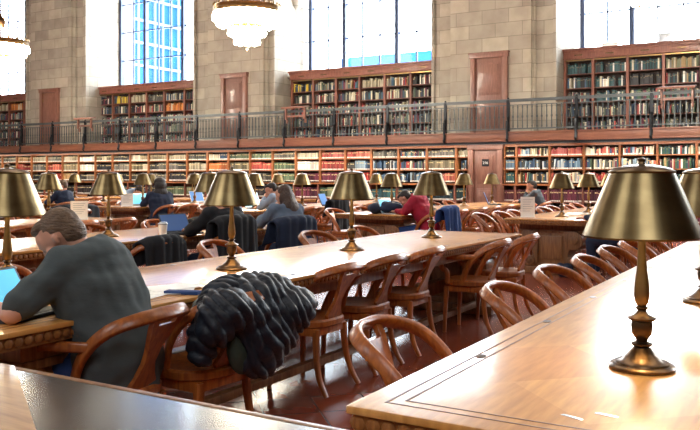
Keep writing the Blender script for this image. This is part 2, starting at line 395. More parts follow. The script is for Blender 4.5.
# ------------------------------------------------------------------ bookcases
def hexes(s): return [lin(x) for x in s.split()]
PAL = {
    'grey': hexes('56544C 66645A 45463F 74716A 3A3B39 827E72'), 'cream': hexes('ABA388 978D72 BDB59E 877C62 6E664E C4BDA8'),
    'green': hexes('4B5F49 3A5240 6B7F62 2F473B 82906F 55664B'), 'teal': hexes('1F4246 28525A 1B3740 2F5E62 20484A'),
    'maroon': hexes('5A1F33 6B2A3F 4C1A2E 742F47 57222E'), 'salmon': hexes('B4574A A8483F C46A57 9C3E38 B0605A'),
    'white': hexes('ECE8DC F2EFE6 DEDACB'), 'dark': hexes('23262C 2B2B30 3A3335 1E2226'), 'tan': hexes('A8865A 94744B B89A6C 7D6240'),
    'blue': hexes('33506E 5F7C93 25405C 8FA6B6 B9C2C6 3A3B39'), 'red': hexes('9A2C2E B03A34 7E2426 A84C40'),
    'mix': hexes('33506E 9A2C2E CFC7AC 2B2B30 4B5F49 94744B 57584F E2DCCB 25405C 6B2A3F 2F5E62 8A877B'),
    'bluegreen': hexes('2F5E62 33506E CFC7AC 1F4246 2B2B30 E2DCCB 49708F 23262C'),
    'darkmix': hexes('23262C 33384A 57584F 8A877B 3A3335 6B2A3F 25405C CFC7AC 4B5F49 A04038 1E2226 E2DCCB'),
    'pale': hexes('CFC7AC E2DCCB DAD3BD 8FA6B6 9A2C2E 33506E D8CDB0 C46A57 3A3B39 A89C7F'),
    'orange': hexes('C0733A A85C2C CFC7AC D8883C'), 'yellow': hexes('D8BE3C C8A93A 33506E 2B2B30'),
}
NAMES = {}
def book_row(mb, x0, x1, yf, z0, h, pal, label=True, density=1.0, lean=0.12, uniform=False, rec=None, depth=.2):
    """books from x0 to x1 with spines at yf"""
    x = x0 + .012; cols = PAL[pal]; run = 0; c = random.choice(cols); th = 0.04; hh = h * .8
    while x < x1 - .03:
        if uniform:
            if run <= 0: run = random.randint(5, 16); c = random.choice(cols); th = random.uniform(.036, .055); hh = h * random.uniform(.68, .84)
            run -= 1; t = th; bh = hh * random.uniform(.97, 1.03); vv = random.uniform(.5, 1.35); cc = tuple(q * vv for q in c[:3]) + (1,)
        else:
            t = random.uniform(.024, .06); bh = h * random.uniform(.6, .86); cc = random.choice(cols)
        if x + t > x1 - .008: break
        if not uniform and random.random() < .04: x += random.uniform(.03, .10); continue
        y0 = yf + random.uniform(0, .02)
        if rec is not None: rec.append((x, t, y0, z0, bh, cc, pal))
        else:
            s = lean * bh if (not uniform and random.random() < lean) else 0
            s = min(s, x1 - .01 - x - t)
            vs = [(x, y0, z0), (x + t - .006, y0, z0), (x + t - .006 + s, y0, z0 + bh), (x + s, y0, z0 + bh),
                  (x, y0 + depth, z0), (x + t - .006, y0 + depth, z0), (x + t - .006 + s, y0 + depth, z0 + bh), (x + s, y0 + depth, z0 + bh)]
            mb.add(vs, [(0, 1, 2, 3), (3, 2, 6, 7), (1, 5, 6, 2), (0, 3, 7, 4)], cc)
            if uniform and random.random() < .7 or random.random() < .25:
                zz = z0 + bh * .72; q = lin('C8B684')
                mb.add([(x + .004, y0 - .001, zz), (x + t - .006, y0 - .001, zz), (x + t - .006, y0 - .001, zz + .03), (x + .004, y0 - .001, zz + .03)], [(0, 1, 2, 3)], q)
            if label and t > .02:
                q = lin('E4E0D4'); mb.add([(x + .003, y0 - .001, z0 + .006), (x + t - .008, y0 - .001, z0 + .006), (x + t - .008, y0 - .001, z0 + .045), (x + .003, y0 - .001, z0 + .045)], [(0, 1, 2, 3)], q)
            x += s
        x += t

stuff = MB()
RECS = []      # individually built books
# lower cases: one metre bays on both sides of the plain door
YL = 22.78
ROWZ = (1.14, 1.53, 1.92)
def lower_case(w):
    r = bpy.data.objects.new('bookcase', None); COL.objects.link(r)
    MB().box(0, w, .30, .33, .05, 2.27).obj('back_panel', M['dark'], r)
    for x in (0, w - .035): MB().box(x, x + .035, .0, .30, 1.10, 2.27).obj('upright', M['case'], r)
    for z in (1.50, 1.89): MB().box(.035, w - .035, .02, .30, z, z + .03).obj('shelf', M['case'], r)
    MB().box(0, w, -.02, .30, 2.20, 2.27).obj('head_rail', M['case'], r)
    MB().box(0, w, -.16, .30, 1.05, 1.10).obj('counter_ledge', M['case'], r)
    for x in (0, w - .03): MB().box(x, x + .03, -.12, .30, .06, 1.05).obj('base_upright', M['gcase'], r)
    for z in (.06, .56): MB().box(.03, w - .03, -.10, .30, z, z + .03).obj('base_shelf', M['gcase'], r)
    MB().box(0, w, -.10, .30, 0, .06).obj('plinth', M['gcase'], r)
    return r
lc = lower_case(1.0); lc.location = (-10.78, YL, 0); tag(lc, 'x', 'bookcase', 'open bookcase bays under the gallery')
LP = {  # palettes for bays counted leftward from the door: rows bottom, middle, top, base
    0: ('salmon', 'cream', 'grey', 'teal'), 1: ('blue', 'mix', 'mix', 'teal'), 2: ('blue', 'blue', 'grey', 'teal'), 3: ('red', 'blue', 'salmon', 'green'),
    4: ('maroon', 'salmon', 'salmon', 'green'), 5: ('maroon', 'white', 'cream', 'maroon'), 6: ('green', 'green', 'grey', 'green'), 7: ('grey', 'salmon', 'green', 'dark'),
    8: ('green', 'cream', 'green', 'green'), 9: ('red', 'orange', 'mix', 'green'), 10: ('grey', 'cream', 'grey', 'green'), 11: ('dark', 'grey', 'cream', 'green'),
    12: ('grey', 'grey', 'cream', 'dark'), 13: ('grey', 'cream', 'cream', 'dark'), 14: ('dark', 'grey', 'grey', 'teal'), 15: ('grey', 'dark', 'cream', 'green'),
    16: ('grey', 'white', 'white', 'dark'), 17: ('tan', 'cream', 'cream', 'dark'), 18: ('red', 'salmon', 'grey', 'green'), 19: ('dark', 'grey', 'cream', 'green'),
    20: ('grey', 'red', 'tan', 'dark'), 21: ('grey', 'grey', 'grey', 'dark'), 22: ('grey', 'cream', 'grey', 'dark')}
def fill_lower(x0, w, pals, mixed=False, rec=None, who=''):
    for k, z in enumerate(ROWZ):
        rr = None
        if rec is not None: rr = []
        book_row(stuff, x0 + .035, x0 + w - .035, YL + .05, z, .36 if k < 2 else .28, pals[k], True, uniform=not mixed, rec=rr)
        if rr is not None: RECS.append((rr, '%s shelf of %s' % (('bottom', 'middle', 'top')[k], who)))
    for z in (.09, .59):
        book_row(stuff, x0 + .03, x0 + w - .03, YL - .07, z, .44, pals[3], True, uniform=True)
for i in range(28):
    x0 = -10.78 - i
    lab = 'open bookcase bay under the gallery, %s leftward from the plain door' % (ORD[i + 1])
    if i: dup(lc, (x0, YL, 0), 0, lab)
    else: lc['label'] = lab
    fill_lower(x0, 1.0, LP.get(i, ('grey', 'grey', 'cream', 'dark')), mixed=(i in (1, 2)))
n1 = lower_case(.42); n1.location = (-9.78, YL, 0); tag(n1, 'narrow open bookcase bay touching the left jamb of the plain door', 'bookcase', 'open bookcase bays under the gallery')
fill_lower(-9.78, .42, ('red', 'blue', 'cream', 'teal'), True)
n2 = lower_case(.38); n2.location = (-8.24, YL, 0); tag(n2, 'narrow open bookcase bay touching the right jamb of the plain door', 'bookcase', 'open bookcase bays under the gallery')
fill_lower(-8.24, .38, ('teal', 'blue', 'darkmix', 'maroon'), False)
for i in range(6):
    x0 = -7.86 + i * .985
    lab = 'open bookcase bay under the gallery, %s rightward from the plain door' % (ORD[i + 1])
    dup(lc, (x0, YL, 0), 0, lab)
    p = [('mix', 'blue', 'pale', 'maroon'), ('pale', 'blue', 'salmon', 'maroon'), ('red', 'mix', 'pale', 'maroon'), ('mix', 'pale', 'pale', 'maroon'), ('mix', 'mix', 'mix', 'maroon'), ('cream', 'cream', 'cream', 'maroon')][i]
    fill_lower(x0, 1.0, p, mixed=True, rec=(1 if i in (4,) else None), who='the sixth low bay right of the plain door' if i == 4 else '')

# gallery cases
def gallery_case(name_label, x0, xs, x1, pals, rec_bays=()):
    Y = 24.3
    r = thing('gallery_bookcase', name_label, 'bookcase', (x0, Y, 2.62)); w = x1 - x0
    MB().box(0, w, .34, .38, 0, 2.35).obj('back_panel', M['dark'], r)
    c = MB().box(-.04, w + .04, -.06, .4, 2.26, 2.50).box(-.10, w + .10, -.13, .4, 2.50, 2.56).box(-.07, w + .07, -.09, .4, 2.44, 2.50).box(-.06, w + .06, -.08, .4, 2.24, 2.28)
    c.obj('cornice', M['gcase'], r, bevel=0.008)
    lab = MB()
    ups = [0] + [x - x0 for x in xs] + [w]
    for x in ups: MB().box(x - .04, x + .04, -.01, .34, 0, 2.26).obj('upright', M['gcase'], r)
    for a, b in zip(ups[:-1], ups[1:]):
        for k in range(5): MB().box(a + .04, b - .04, .02, .34, .06 + .43 * k, .085 + .43 * k).obj('shelf', M['gcase'], r)
        MB().box((a + b) / 2 - .12, (a + b) / 2 + .12, -.075, -.06, 2.34, 2.38).obj('name_strip', M['brassdark'], r)
        MB().box(a + .04, b - .04, -.03, .02, 2.19, 2.225).obj('lamp_strip', M['brasslight'], r)
    MB().box(0, w, -.01, .34, 0, .06).obj('plinth', M['gcase'], r)
    for bi, (a, b) in enumerate(zip(ups[:-1], ups[1:])):
        for k in range(5):
            rr = None
            if bi in rec_bays and k >= 2: rr = []
            book_row(stuff, x0 + a + .045, x0 + b - .045, Y + .06, 2.62 + .087 + .43 * k, .38, pals[(bi, k)] if (bi, k) in pals else pals['d'], False, lean=.10, rec=rr)
            if rr is not None: RECS.append((rr, '%s shelf, %s gallery bay from the limestone pier' % (('', '', 'third', 'second', 'top')[k], ORD[bi])))
    return r
gallery_case('long wooden gallery bookcase right of the limestone pier, packed with blue and green books', -6.84, (-6, -5, -4, -3, -2), -1.16,
             {'d': 'darkmix', (0, 4): 'teal', (1, 4): 'bluegreen', (2, 4): 'bluegreen', (3, 4): 'cream', (0, 3): 'bluegreen', (1, 3): 'bluegreen', (2, 3): 'dark', (3, 3): 'mix', (1, 2): 'bluegreen'}, (0, 1, 2, 3))
gallery_case('long wooden gallery bookcase between the chandelier pier and the limestone pier', -17.0, (-16.06, -15.07, -14.1, -13.1, -12.1), -11.1,
             {'d': 'darkmix', (0, 4): 'yellow', (1, 4): 'mix', (2, 4): 'mix', (3, 4): 'cream', (4, 4): 'mix', (3, 3): 'bluegreen', (2, 3): 'darkmix'})
gallery_case('wooden gallery bookcase under the window that shows the blue glass building', -27.3, (-26.4, -25.4, -24.4, -23.4, -22.3), -21.2,
             {'d': 'darkmix', (1, 4): 'yellow', (4, 4): 'bluegreen', (3, 4): 'grey', (4, 3): 'orange', (2, 4): 'cream'})
gallery_case('wooden gallery bookcase at the far left end behind the left chandelier', -37.3, (-36.4, -35.4, -34.4, -33.4, -32.3), -31.2, {'d': 'mix', (4, 4): 'orange', (3, 4): 'cream', (5, 4): 'orange'})
sb = stuff.obj('books', M['books'], sharp=20); tag(sb, 'rows upon rows of coloured books filling the far shelves', 'books', kind='stuff')

# individually built books
CN = [('black', (.02, .02, .025)), ('dark green', (.04, .10, .05)), ('teal', (.02, .08, .09)), ('blue', (.05, .12, .22)), ('pale blue', (.25, .35, .45)), ('red', (.30, .03, .03)),
      ('maroon', (.13, .02, .05)), ('cream', (.68, .62, .48)), ('white', (.82, .80, .74)), ('tan', (.36, .24, .11)), ('grey', (.20, .20, .18)), ('olive', (.15, .17, .10)), ('slate', (.04, .05, .09)), ('yellow', (.62, .46, .05))]
bookmesh = {}
def bookproto(cn):
    if cn not in bookmesh:
        col = dict(CN)[cn] + (1,); m = bpy.data.materials.new('book_' + cn.replace(' ', '_')); m.use_nodes = True
        b = m.node_tree.nodes['Principled BSDF']; b.inputs['Roughness'].default_value = .55
        ns = m.node_tree.nodes.new('ShaderNodeTexNoise'); ns.inputs['Scale'].default_value = 6
        mx = m.node_tree.nodes.new('ShaderNodeMixRGB'); mx.inputs[1].default_value = tuple(c * .8 for c in col[:3]) + (1,); mx.inputs[2].default_value = tuple(min(1, c * 1.2) for c in col[:3]) + (1,)
        m.node_tree.links.new(ns.outputs['Fac'], mx.inputs[0]); m.node_tree.links.new(mx.outputs[0], b.inputs['Base Color'])
        mb = MB()
        mb.prism([(0, 0), (0, 1), (1, 1), (1, 0)], .03, 1).add([(0, .03, 0), (.5, 0, 0), (1, .03, 0), (0, .03, 1), (.5, 0, 1), (1, .03, 1)], [(0, 1, 4, 3), (1, 2, 5, 4)])
        mb.add([(.12, .012, .74), (.88, .012, .74), (.88, .012, .84), (.12, .012, .84)], [(0, 1, 2, 3)], None, 1)
        bookmesh[cn] = mb.mesh('book', [m, M['spineband']], smooth=False)
    return bookmesh[cn]
nb = 0
for recs, where in RECS:
    for (x, t, y0, z0, bh, cc, pal) in recs:
        cn = min(CN, key=lambda q: sum((a - b) ** 2 for a, b in zip([v ** .45 for v in q[1]], [v ** .45 for v in cc[:3]])))[0]
        o = link('book', bookproto(cn)); o.location = (x, y0, z0); o.scale = (t - .003, .2, bh); nb += 1
        lab = '%s book on %s' % (cn, where)
        tag(o, lab, 'book', '%s books, %s' % (cn, where))

# ------------------------------------------------------------------ gallery railing
rl = thing('gallery_railing', 'grey metal railing running the whole length of the gallery edge', 'railing', (0, 22.48, 2.63))
MB().box(XL, XR, -.035, .035, .90, .95).box(XL, XR, -.015, .015, .86, .90).obj('handrail', M['steel'], rl, bevel=.004)
MB().box(XL, XR, -.02, .02, .06, .10).box(XL, XR, -.012, .012, .76, .785).obj('bottom_rail', M['steel'], rl)
post = MB().box(-.04, .04, -.035, .035, 0, .93).box(-.04, .04, -.045, .045, .0, .06).lathe([(.0, .93), (.03, .94), (.035, .97), (.02, .995), (0, 1.0)], 12)
post.tube([(0, -.03, .40), (0, -.10, .30), (0, -.12, .12), (0, -.07, -.08), (0, -.11, -.22), (0, -.07, -.30)], .042, 8)
pm = post.mesh('post', M['black'])
for i in range(23):
    p = link('post', pm, rl); p.location = (8 - 2 * i, 0, 0)
bal = MB().box(-.014, .014, -.008, .008, .10, .76).box(-.024, .024, -.010, .010, .40, .46).box(-.02, .02, -.009, .009, .14, .17).box(-.02, .02, -.009, .009, .68, .71)
bm_ = bal.mesh('baluster', M['bronzebar']); rest = MB(); cnt = 0
x = -2.14; 
while x > XL:
    if abs((x / 2) - round(x / 2)) > .03:
        if cnt < 100: b_ = link('baluster', bm_, rl); b_.location = (x, 0, 0); cnt += 1
        else:
            for (a, b, c, d, e, f) in ((-.014, .014, -.008, .008, .10, .76), (-.024, .024, -.01, .01, .40, .46), (-.02, .02, -.009, .009, .14, .17), (-.02, .02, -.009, .009, .68, .71)): rest.box(x + a, x + b, c, d, e, f)
    x -= .1428
ro = rest.obj('balusters', M['bronzebar'], rl); ro['kind'] = 'stuff'
# wooden reading ledges that hang on the railing
def reading_ledge(x, label):
    r = thing('reading_ledge', label, 'lectern', (x, 22.42, 2.63), 0, None)
    T = Matrix.Translation((0, -.05, 1.02)) @ Matrix.Rotation(radians(12), 4, 'X')
    MB().box(-.46, .46, -.17, .17, 0, .035, T=T).box(-.46, .46, -.19, -.16, 0, .06, T=T).obj('sloped_top', M['door'], r, bevel=.006)
    for s in (-1, 1): MB().prism([(-.03, .62), (.03, .62), (.03, 1.0), (-.03, 1.0)], -.10, -.02, Matrix.Translation((s * .38, 0, 0))).prism([(-.03, .50), (.03, .50), (.03, .64), (-.03, .64)], -.02, .03, Matrix.Translation((s * .38, 0, 0))).obj('bracket', M['door'], r, bevel=.006)
    MB().box(-.38, .38, -.06, -.035, .70, .76).obj('cross_bar', M['door'], r)
reading_ledge(-3.35, 'dark wooden reading ledge on the railing in front of the blue and green books')
reading_ledge(-15.5, 'dark wooden reading ledge on the railing just right of the chandelier pier')
reading_ledge(-25.9, 'dark wooden reading ledge on the railing under the blue building window')

# small boxes and a camera on the tall bookcase tops
for x, w, h, lab, mm in ((-5.55, .22, .14, 'low pale box on top of the gallery bookcase beside the window post', 'paper'), (-3.98, .17, .28, 'small upright grey speaker box on top of the gallery bookcase', 'silver')):
    o = MB().box(-w, w, -.1, .1, 0, h).box(-w * .8, w * .8, -.11, -.1, h * .15, h * .85).obj('equipment_box', M[mm], bevel=.01); o.location = (x, 24.5, 5.182); tag(o, lab, 'box')

# ------------------------------------------------------------------ chandeliers
def chandelier(x, y, z, label):
    r = thing('chandelier', label, 'chandelier', (x, y, z), 0, 'chandeliers')
    def ring(R, z, h, name='ring'):
        mb = MB().lathe([(R - .06, z), (R, z - .01), (R + .03, z + h * .4), (R, z + h * .55), (R + .04, z + h), (R - .04, z + h), (R - .06, z)], 40, close=False)
        for k in range(int(R * 36)):
            a = 2 * pi * k / int(R * 36); mb.ell((cos(a) * (R + .02), sin(a) * (R + .02), z + h + .04), (.03, .03, .05), n=6, m=4)
        mb.obj(name, M['brasslight'], r)
    def bowl(R0, R1, z1, z0, nm='crystal_bowl'):
        n = 7; prof = [(R0 * cos(t * pi / 2 / n) * 1.0 + (R1) * (1 - cos(t * pi / 2 / n)), z1 + (z0 - z1) * sin(t * pi / 2 / n)) for t in range(n + 1)]
        MB().lathe(prof, 32, close=False).obj(nm, M['crystal'], r)
    r.scale = (.92, .92, 1)
    ring(.98, 1.05, .16); bowl(.95, .45, 1.04, .72)
    ring(.47, .62, .09); bowl(.50, .3, .60, .38)
    ring(.30, .33, .05); bowl(.34, .02, .36, .16)
    bulb = MB().lathe([(0, -.11), (.05, -.09), (.075, -.03), (.06, .03), (.03, .08), (.025, .12)], 10).mesh('bulb', M['bulb'])
    for R, z_, n in ((.98, .93, 26), (.86, .78, 20), (.52, .52, 14), (.34, .28, 9)):
        for k in range(n):
            a = 2 * pi * (k + .3 * R) / n; b = link('bulb', bulb, r); b.location = (R * cos(a), R * sin(a), z_)
    MB().lathe([(0, 0), (.02, .01), (.05, .05), (.02, .09), (.03, .12), (.015, .16)], 12).obj('finial', M['brassdark'], r)
    MB().lathe([(.03, .2), (.03, 1.6), (.14, 1.7), (.2, 1.9), (.08, 2.05), (.02, 2.2), (.02, ZT - z)], 12).obj('stem', M['brassdark'], r)
    for k in range(6):
        a = k * pi / 3; MB().tube([(.96 * cos(a), .96 * sin(a), 1.2), (.55 * cos(a), .55 * sin(a), 1.75), (.1 * cos(a), .1 * sin(a), 2.3)], .018, 6).obj('arm', M['brassdark'], r)
    l = bpy.data.lights.new('chandelier_light', 'POINT'); l.energy = 420; l.color = (1, .92, .78); l.shadow_soft_size = .5
    lo = bpy.data.objects.new('chandelier_light', l); COL.objects.link(lo); lo.location = (x, y, z - .35)
    return r
ch = chandelier(-13.75, 17.5, 4.78, 'tiered brass chandelier ablaze with bulbs in front of the gallery pier door')
CHL = [(-24.5, 'tiered brass chandelier of glowing bulbs farthest left, half out of view'), (-3.35, 'tiered brass chandelier above the frame whose finial dips before the right window')]
for x, lab in CHL:
    dup(ch, (x, 17.5, 4.78), 0, lab)
    l = bpy.data.lights.new('chandelier_light', 'POINT'); l.energy = 420; l.color = (1, .92, .78); l.shadow_soft_size = .5
    lo = bpy.data.objects.new('chandelier_light', l); COL.objects.link(lo); lo.location = (x, 17.5, 4.4)

# ------------------------------------------------------------------ reading tables
TL, TW, TH = 6.12, 1.17, .76
def make_table():
    r = thing('reading_table', 'x', 'table')
    t = MB().box(-TW / 2, TW / 2, -TL / 2, TL / 2, TH - .022, TH); t.obj('tabletop', M['top'], r, bevel=.006)
    e = MB()
    e.box(-TW / 2 + .015, TW / 2 - .015, -TL / 2 + .015, TL / 2 - .015, TH - .075, TH - .022)
    n = 0
    y = -TL / 2 + .03
    while y < TL / 2 - .03:       # gadrooned edge, a row of little lobes
        for s in (-1, 1): e.ell((s * (TW / 2 - .012), y, TH - .046), (.012, .022, .020), n=6, m=4)
        y += .045
    x = -TW / 2 + .03
    while x < TW / 2 - .02:
        for s in (-1, 1): e.ell((x, s * (TL / 2 - .012), TH - .046), (.022, .012, .020), n=6, m=4)
        x += .045
    e.obj('carved_edge', M['tlegdark'], r)
    b = MB(); z0, z1 = TH + .0002, TH + .001
    for d, w in ((.075, .007), (.115, .007)):
        X, Yy = TW / 2 - d, TL / 2 - d
        b.box(-X, X, -Yy, -Yy + w, z0, z1).box(-X, X, Yy - w, Yy, z0, z1).box(-X, -X + w, -Yy, Yy, z0, z1).box(X - w, X, -Yy, Yy, z0, z1)
    b.obj('inlay_border', M['inlay'], r)
    for s in (-1, 1):
        for y in (-2.35, -1.62, -.87, -.12, .63, 1.38, 2.13):
            MB().lathe([(0, .0), (.016, 0), (.016, .002), (0, .002)], 14, Matrix.Translation((s * (TW / 2 - .095), y, TH)) @ Matrix.Diagonal((1, 1.7, 1, 1))).obj('seat_number_disc', M['brassdark'], r)
    MB().box(-TW / 2 + .12, TW / 2 - .12, -TL / 2 + .3, TL / 2 - .3, TH - .16, TH - .075).obj('apron', M['tleg'], r, bevel=.006)
    for yy in (-TL / 2 + .42, TL / 2 - .42):
        p = MB().box(-.20, .20, -.14, .14, .12, TH - .16).box(-.15, .15, -.165, .165, .2, TH - .24).box(-.48, .48, -.17, .17, .0, .09).box(-.4, .4, -.15, .15, .09, .14)
        p.box(-.47, .47, -.15, .15, TH - .20, TH - .16)
        po = p.obj('pedestal', M['tleg'], r, bevel=.01); po.location = (0, yy, 0)
        for s in (-1, 1):       # scroll consoles either side of the pedestal
            out = [(.24, .13), (.34, .13), (.40, .17), (.37, .22), (.31, .25), (.33, .33), (.42, .36), (.49, .43), (.50, .52), (.46, .58), (.24, .60)]
            sc_ = MB().prism([(s * a * .8 - s * .01, b_) for a, b_ in (out if s > 0 else out[::-1])], -.19, .19)
            for (cx_, cz_, rr_) in ((.40, .47, .125), (.35, .18, .06)):
                sc_.lathe([(rr_, -.215), (rr_, .215)], 20, Matrix.Translation((s * cx_ * .8, 0, cz_)) @ Matrix.Rotation(radians(90), 4, 'X'))
                sc_.lathe([(rr_ * .45, -.235), (rr_ * .45, .235)], 14, Matrix.Translation((s * cx_ * .8, 0, cz_)) @ Matrix.Rotation(radians(90), 4, 'X'))
            so = sc_.obj('scroll', M['tleg'], po, bevel=.005)
    MB().box(-.06, .06, -TL / 2 + .62, TL / 2 - .62, .22, .34).obj('stretcher', M['tleg'], r, bevel=.006)
    for s in (-1, 1): MB().box(s * .34 - .03, s * .34 + .03, -TL / 2 + .5, TL / 2 - .5, .09, .14).obj('foot_rail', M['tleg'], r, bevel=.004)
    return r
TX = lambda k: -.49 - 2.76 * k
YA, YBk = 1.78 + TL / 2, 10.6 + TL / 2
table = make_table()
ROWN = ['first', 'second', 'third', 'fourth', 'fifth', 'sixth', 'seventh', 'eighth']
tables = []
for k in range(0, 4): tables.append((k, 'A'))
for k in range(1, 8): tables.append((k, 'B'))
for i, (k, b) in enumerate(tables):
    lab = {(0, 'A'): 'long oak reading table in the right foreground, bleached white by window glare', (1, 'A'): 'long oak reading table running diagonally across the middle of the hall',
           (2, 'A'): 'long oak reading table behind the seated woman in blue-grey, one row beyond the middle table',
           (1, 'B'): 'oak reading table with a white card on its corner and scrolled pedestal facing us'}.get((k, b),
           'oak reading table in the %s bank, %s row leftward from the foreground table' % ('near' if b == 'A' else 'far', ROWN[k]))
    loc = (TX(k), YA if b == 'A' else YBk, 0)
    if i == 0: table.location = loc; table['label'] = lab; table['group'] = 'long oak reading tables'
    else: dup(table, loc, 0, lab)
# counter the camera looks over, at the lower left
ct = thing('desk', 'dark polished desk edge at the very bottom left with a mitred wood corner', 'desk', (0, 0, 0))
bl = wood('desk_border', 'B98850', '966536', .4, .3, (2, 16, 1), 3, False); dk = mat('dark_polished_top', '33343A', .24, var=.25, scale=6, coat=.25, h2='51463A')
MB().add([(-2.30, 1.60, .735), (-.20, 1.60, .735), (-.20, -.2, .735), (.0, -.2, .735), (-2.30, -.2, .735), (-2.30, 1.60, .76), (-.20, 1.60, .76), (-.20, -.2, .76), (-2.30, -.2, .76)],
         [(0, 1, 2, 4), (5, 6, 7, 8), (0, 1, 6, 5), (1, 2, 7, 6), (0, 5, 8, 4), (2, 4, 8, 7)]).obj('desktop', dk, ct)
MB().add([(-2.30, 1.60, .761), (-2.17, 1.60, .761), (-1.42, 1.12, .761), (-1.2, .4, .761), (-2.30, .4, .761), (-2.30, 1.60, .766), (-2.17, 1.60, .766), (-1.42, 1.12, .766), (-1.2, .4, .766), (-2.30, .4, .766)],
         [(0, 1, 2, 3, 4), (5, 6, 7, 8, 9), (0, 1, 6, 5), (1, 2, 7, 6), (2, 3, 8, 7)]).obj('mitred_border', bl, ct)
MB().box(-2.31, -.19, 1.585, 1.61, .70, .762).obj('edge_strip', M['tleg'], ct, bevel=.004)
for x, y in ((-2.22, 1.5), (-2.22, .0), (-.32, 1.5), (-.32, .0)): MB().box(x, x + .07, y, y + .07, 0, .735).obj('leg', M['tleg'], ct)

# ------------------------------------------------------------------ lamps
def make_lamp():
    r = thing('table_lamp', 'x', 'lamp')
    MB().lathe([(0, 0), (.098, 0), (.100, .008), (.094, .014), (.084, .016), (.080, .022), (.060, .028), (.050, .040), (.044, .044), (.034, .056), (.026, .066)], 32).obj('base', M['brassdark'], r)
    st = MB().lathe([(.018, .064), (.030, .072), (.032, .078), (.016, .084), (.020, .094), (.030, .108), (.033, .135), (.030, .146), (.042, .152), (.043, .158), (.028, .164), (.018, .172), (.013, .180), (.022, .188), (.013, .194)], 24)
    st.obj('urn', M['brassdark'], r)
    MB().lathe([(.012, .192), (.020, .205), (.024, .228), (.022, .26), (.016, .30), (.0125, .35), (.012, .44)], 20).obj('stem', M['brasslight'], r)
    sh = MB().lathe([(.172, .408), (.176, .406), (.178, .412), (.098, .604), (.100, .610), (.096, .613), (.092, .604), (.172, .408)], 48, close=False)
    so = sh.obj('shade', M['brass'], r)
    MB().lathe([(.170, .410), (.091, .602), (.03, .612), (.0, .614)], 32, close=False).obj('shade_lining', M['shade_in'], so)
    MB().lathe([(.097, .612), (.085, .620), (.04, .630), (.012, .633), (.010, .640), (.014, .648), (0, .655)], 24).obj('shade_cap', M['brassdark'], r)
    return r
lamp0 = make_lamp(); lamp0['group'] = 'brass table lamps'; first = [True]
BULBN = 0
def place_lamp(x, y, lab, light=True):
    if first[0]: lamp0.location = (x, y, TH + .001); lamp0['label'] = lab; first[0] = False
    else: dup(lamp0, (x, y, TH + .001), random.uniform(0, 6), lab)
    if light:
        l = bpy.data.lights.new('lamp_bulb', 'POINT'); l.energy = 7; l.color = (1, .80, .50); l.shadow_soft_size = .03
        o = bpy.data.objects.new('lamp_bulb', l); COL.objects.link(o); o.location = (x, y, TH + .50)
LY = (-2.25, -.75, .75, 2.25)
for k, b in tables:
    for j, dy in enumerate(LY):
        if b == 'A': x, y = TX(k), YA + dy - (.11 if k else 0)
        else: x, y = TX(k), YBk + dy - .02
        if k == 2 and b == 'A' and j == 0: continue
        if k == 3 and b == 'A' and j < 3: continue
        if k == 0 and j >= 2: continue
        if k == 1 and b == 'A' and j == 0: x, y = -3.35, 2.43
        sp = {(0, 'A', 0): 'large brass table lamp nearest the camera, dark brown on one side', (0, 'A', 1): 'brass table lamp cut off by the right edge of the picture',
              (1, 'A', 0): 'brass table lamp cut by the left edge, beside the man in the grey T-shirt', (1, 'A', 1): 'brass table lamp on the middle table above the heaped puffer jacket',
              (1, 'A', 2): 'brass table lamp on the middle table, third along from the seated man', (1, 'A', 3): 'brass table lamp on the middle table in front of the crimson hoodie'}
        lab = sp.get((k, b, j)) or 'brass lamp, %s along the %s bank table of row %s' % (ROWN[j], 'near' if b == 'A' else 'far', ROWN[k])
        place_lamp(x, y, lab, light=(k < 5))

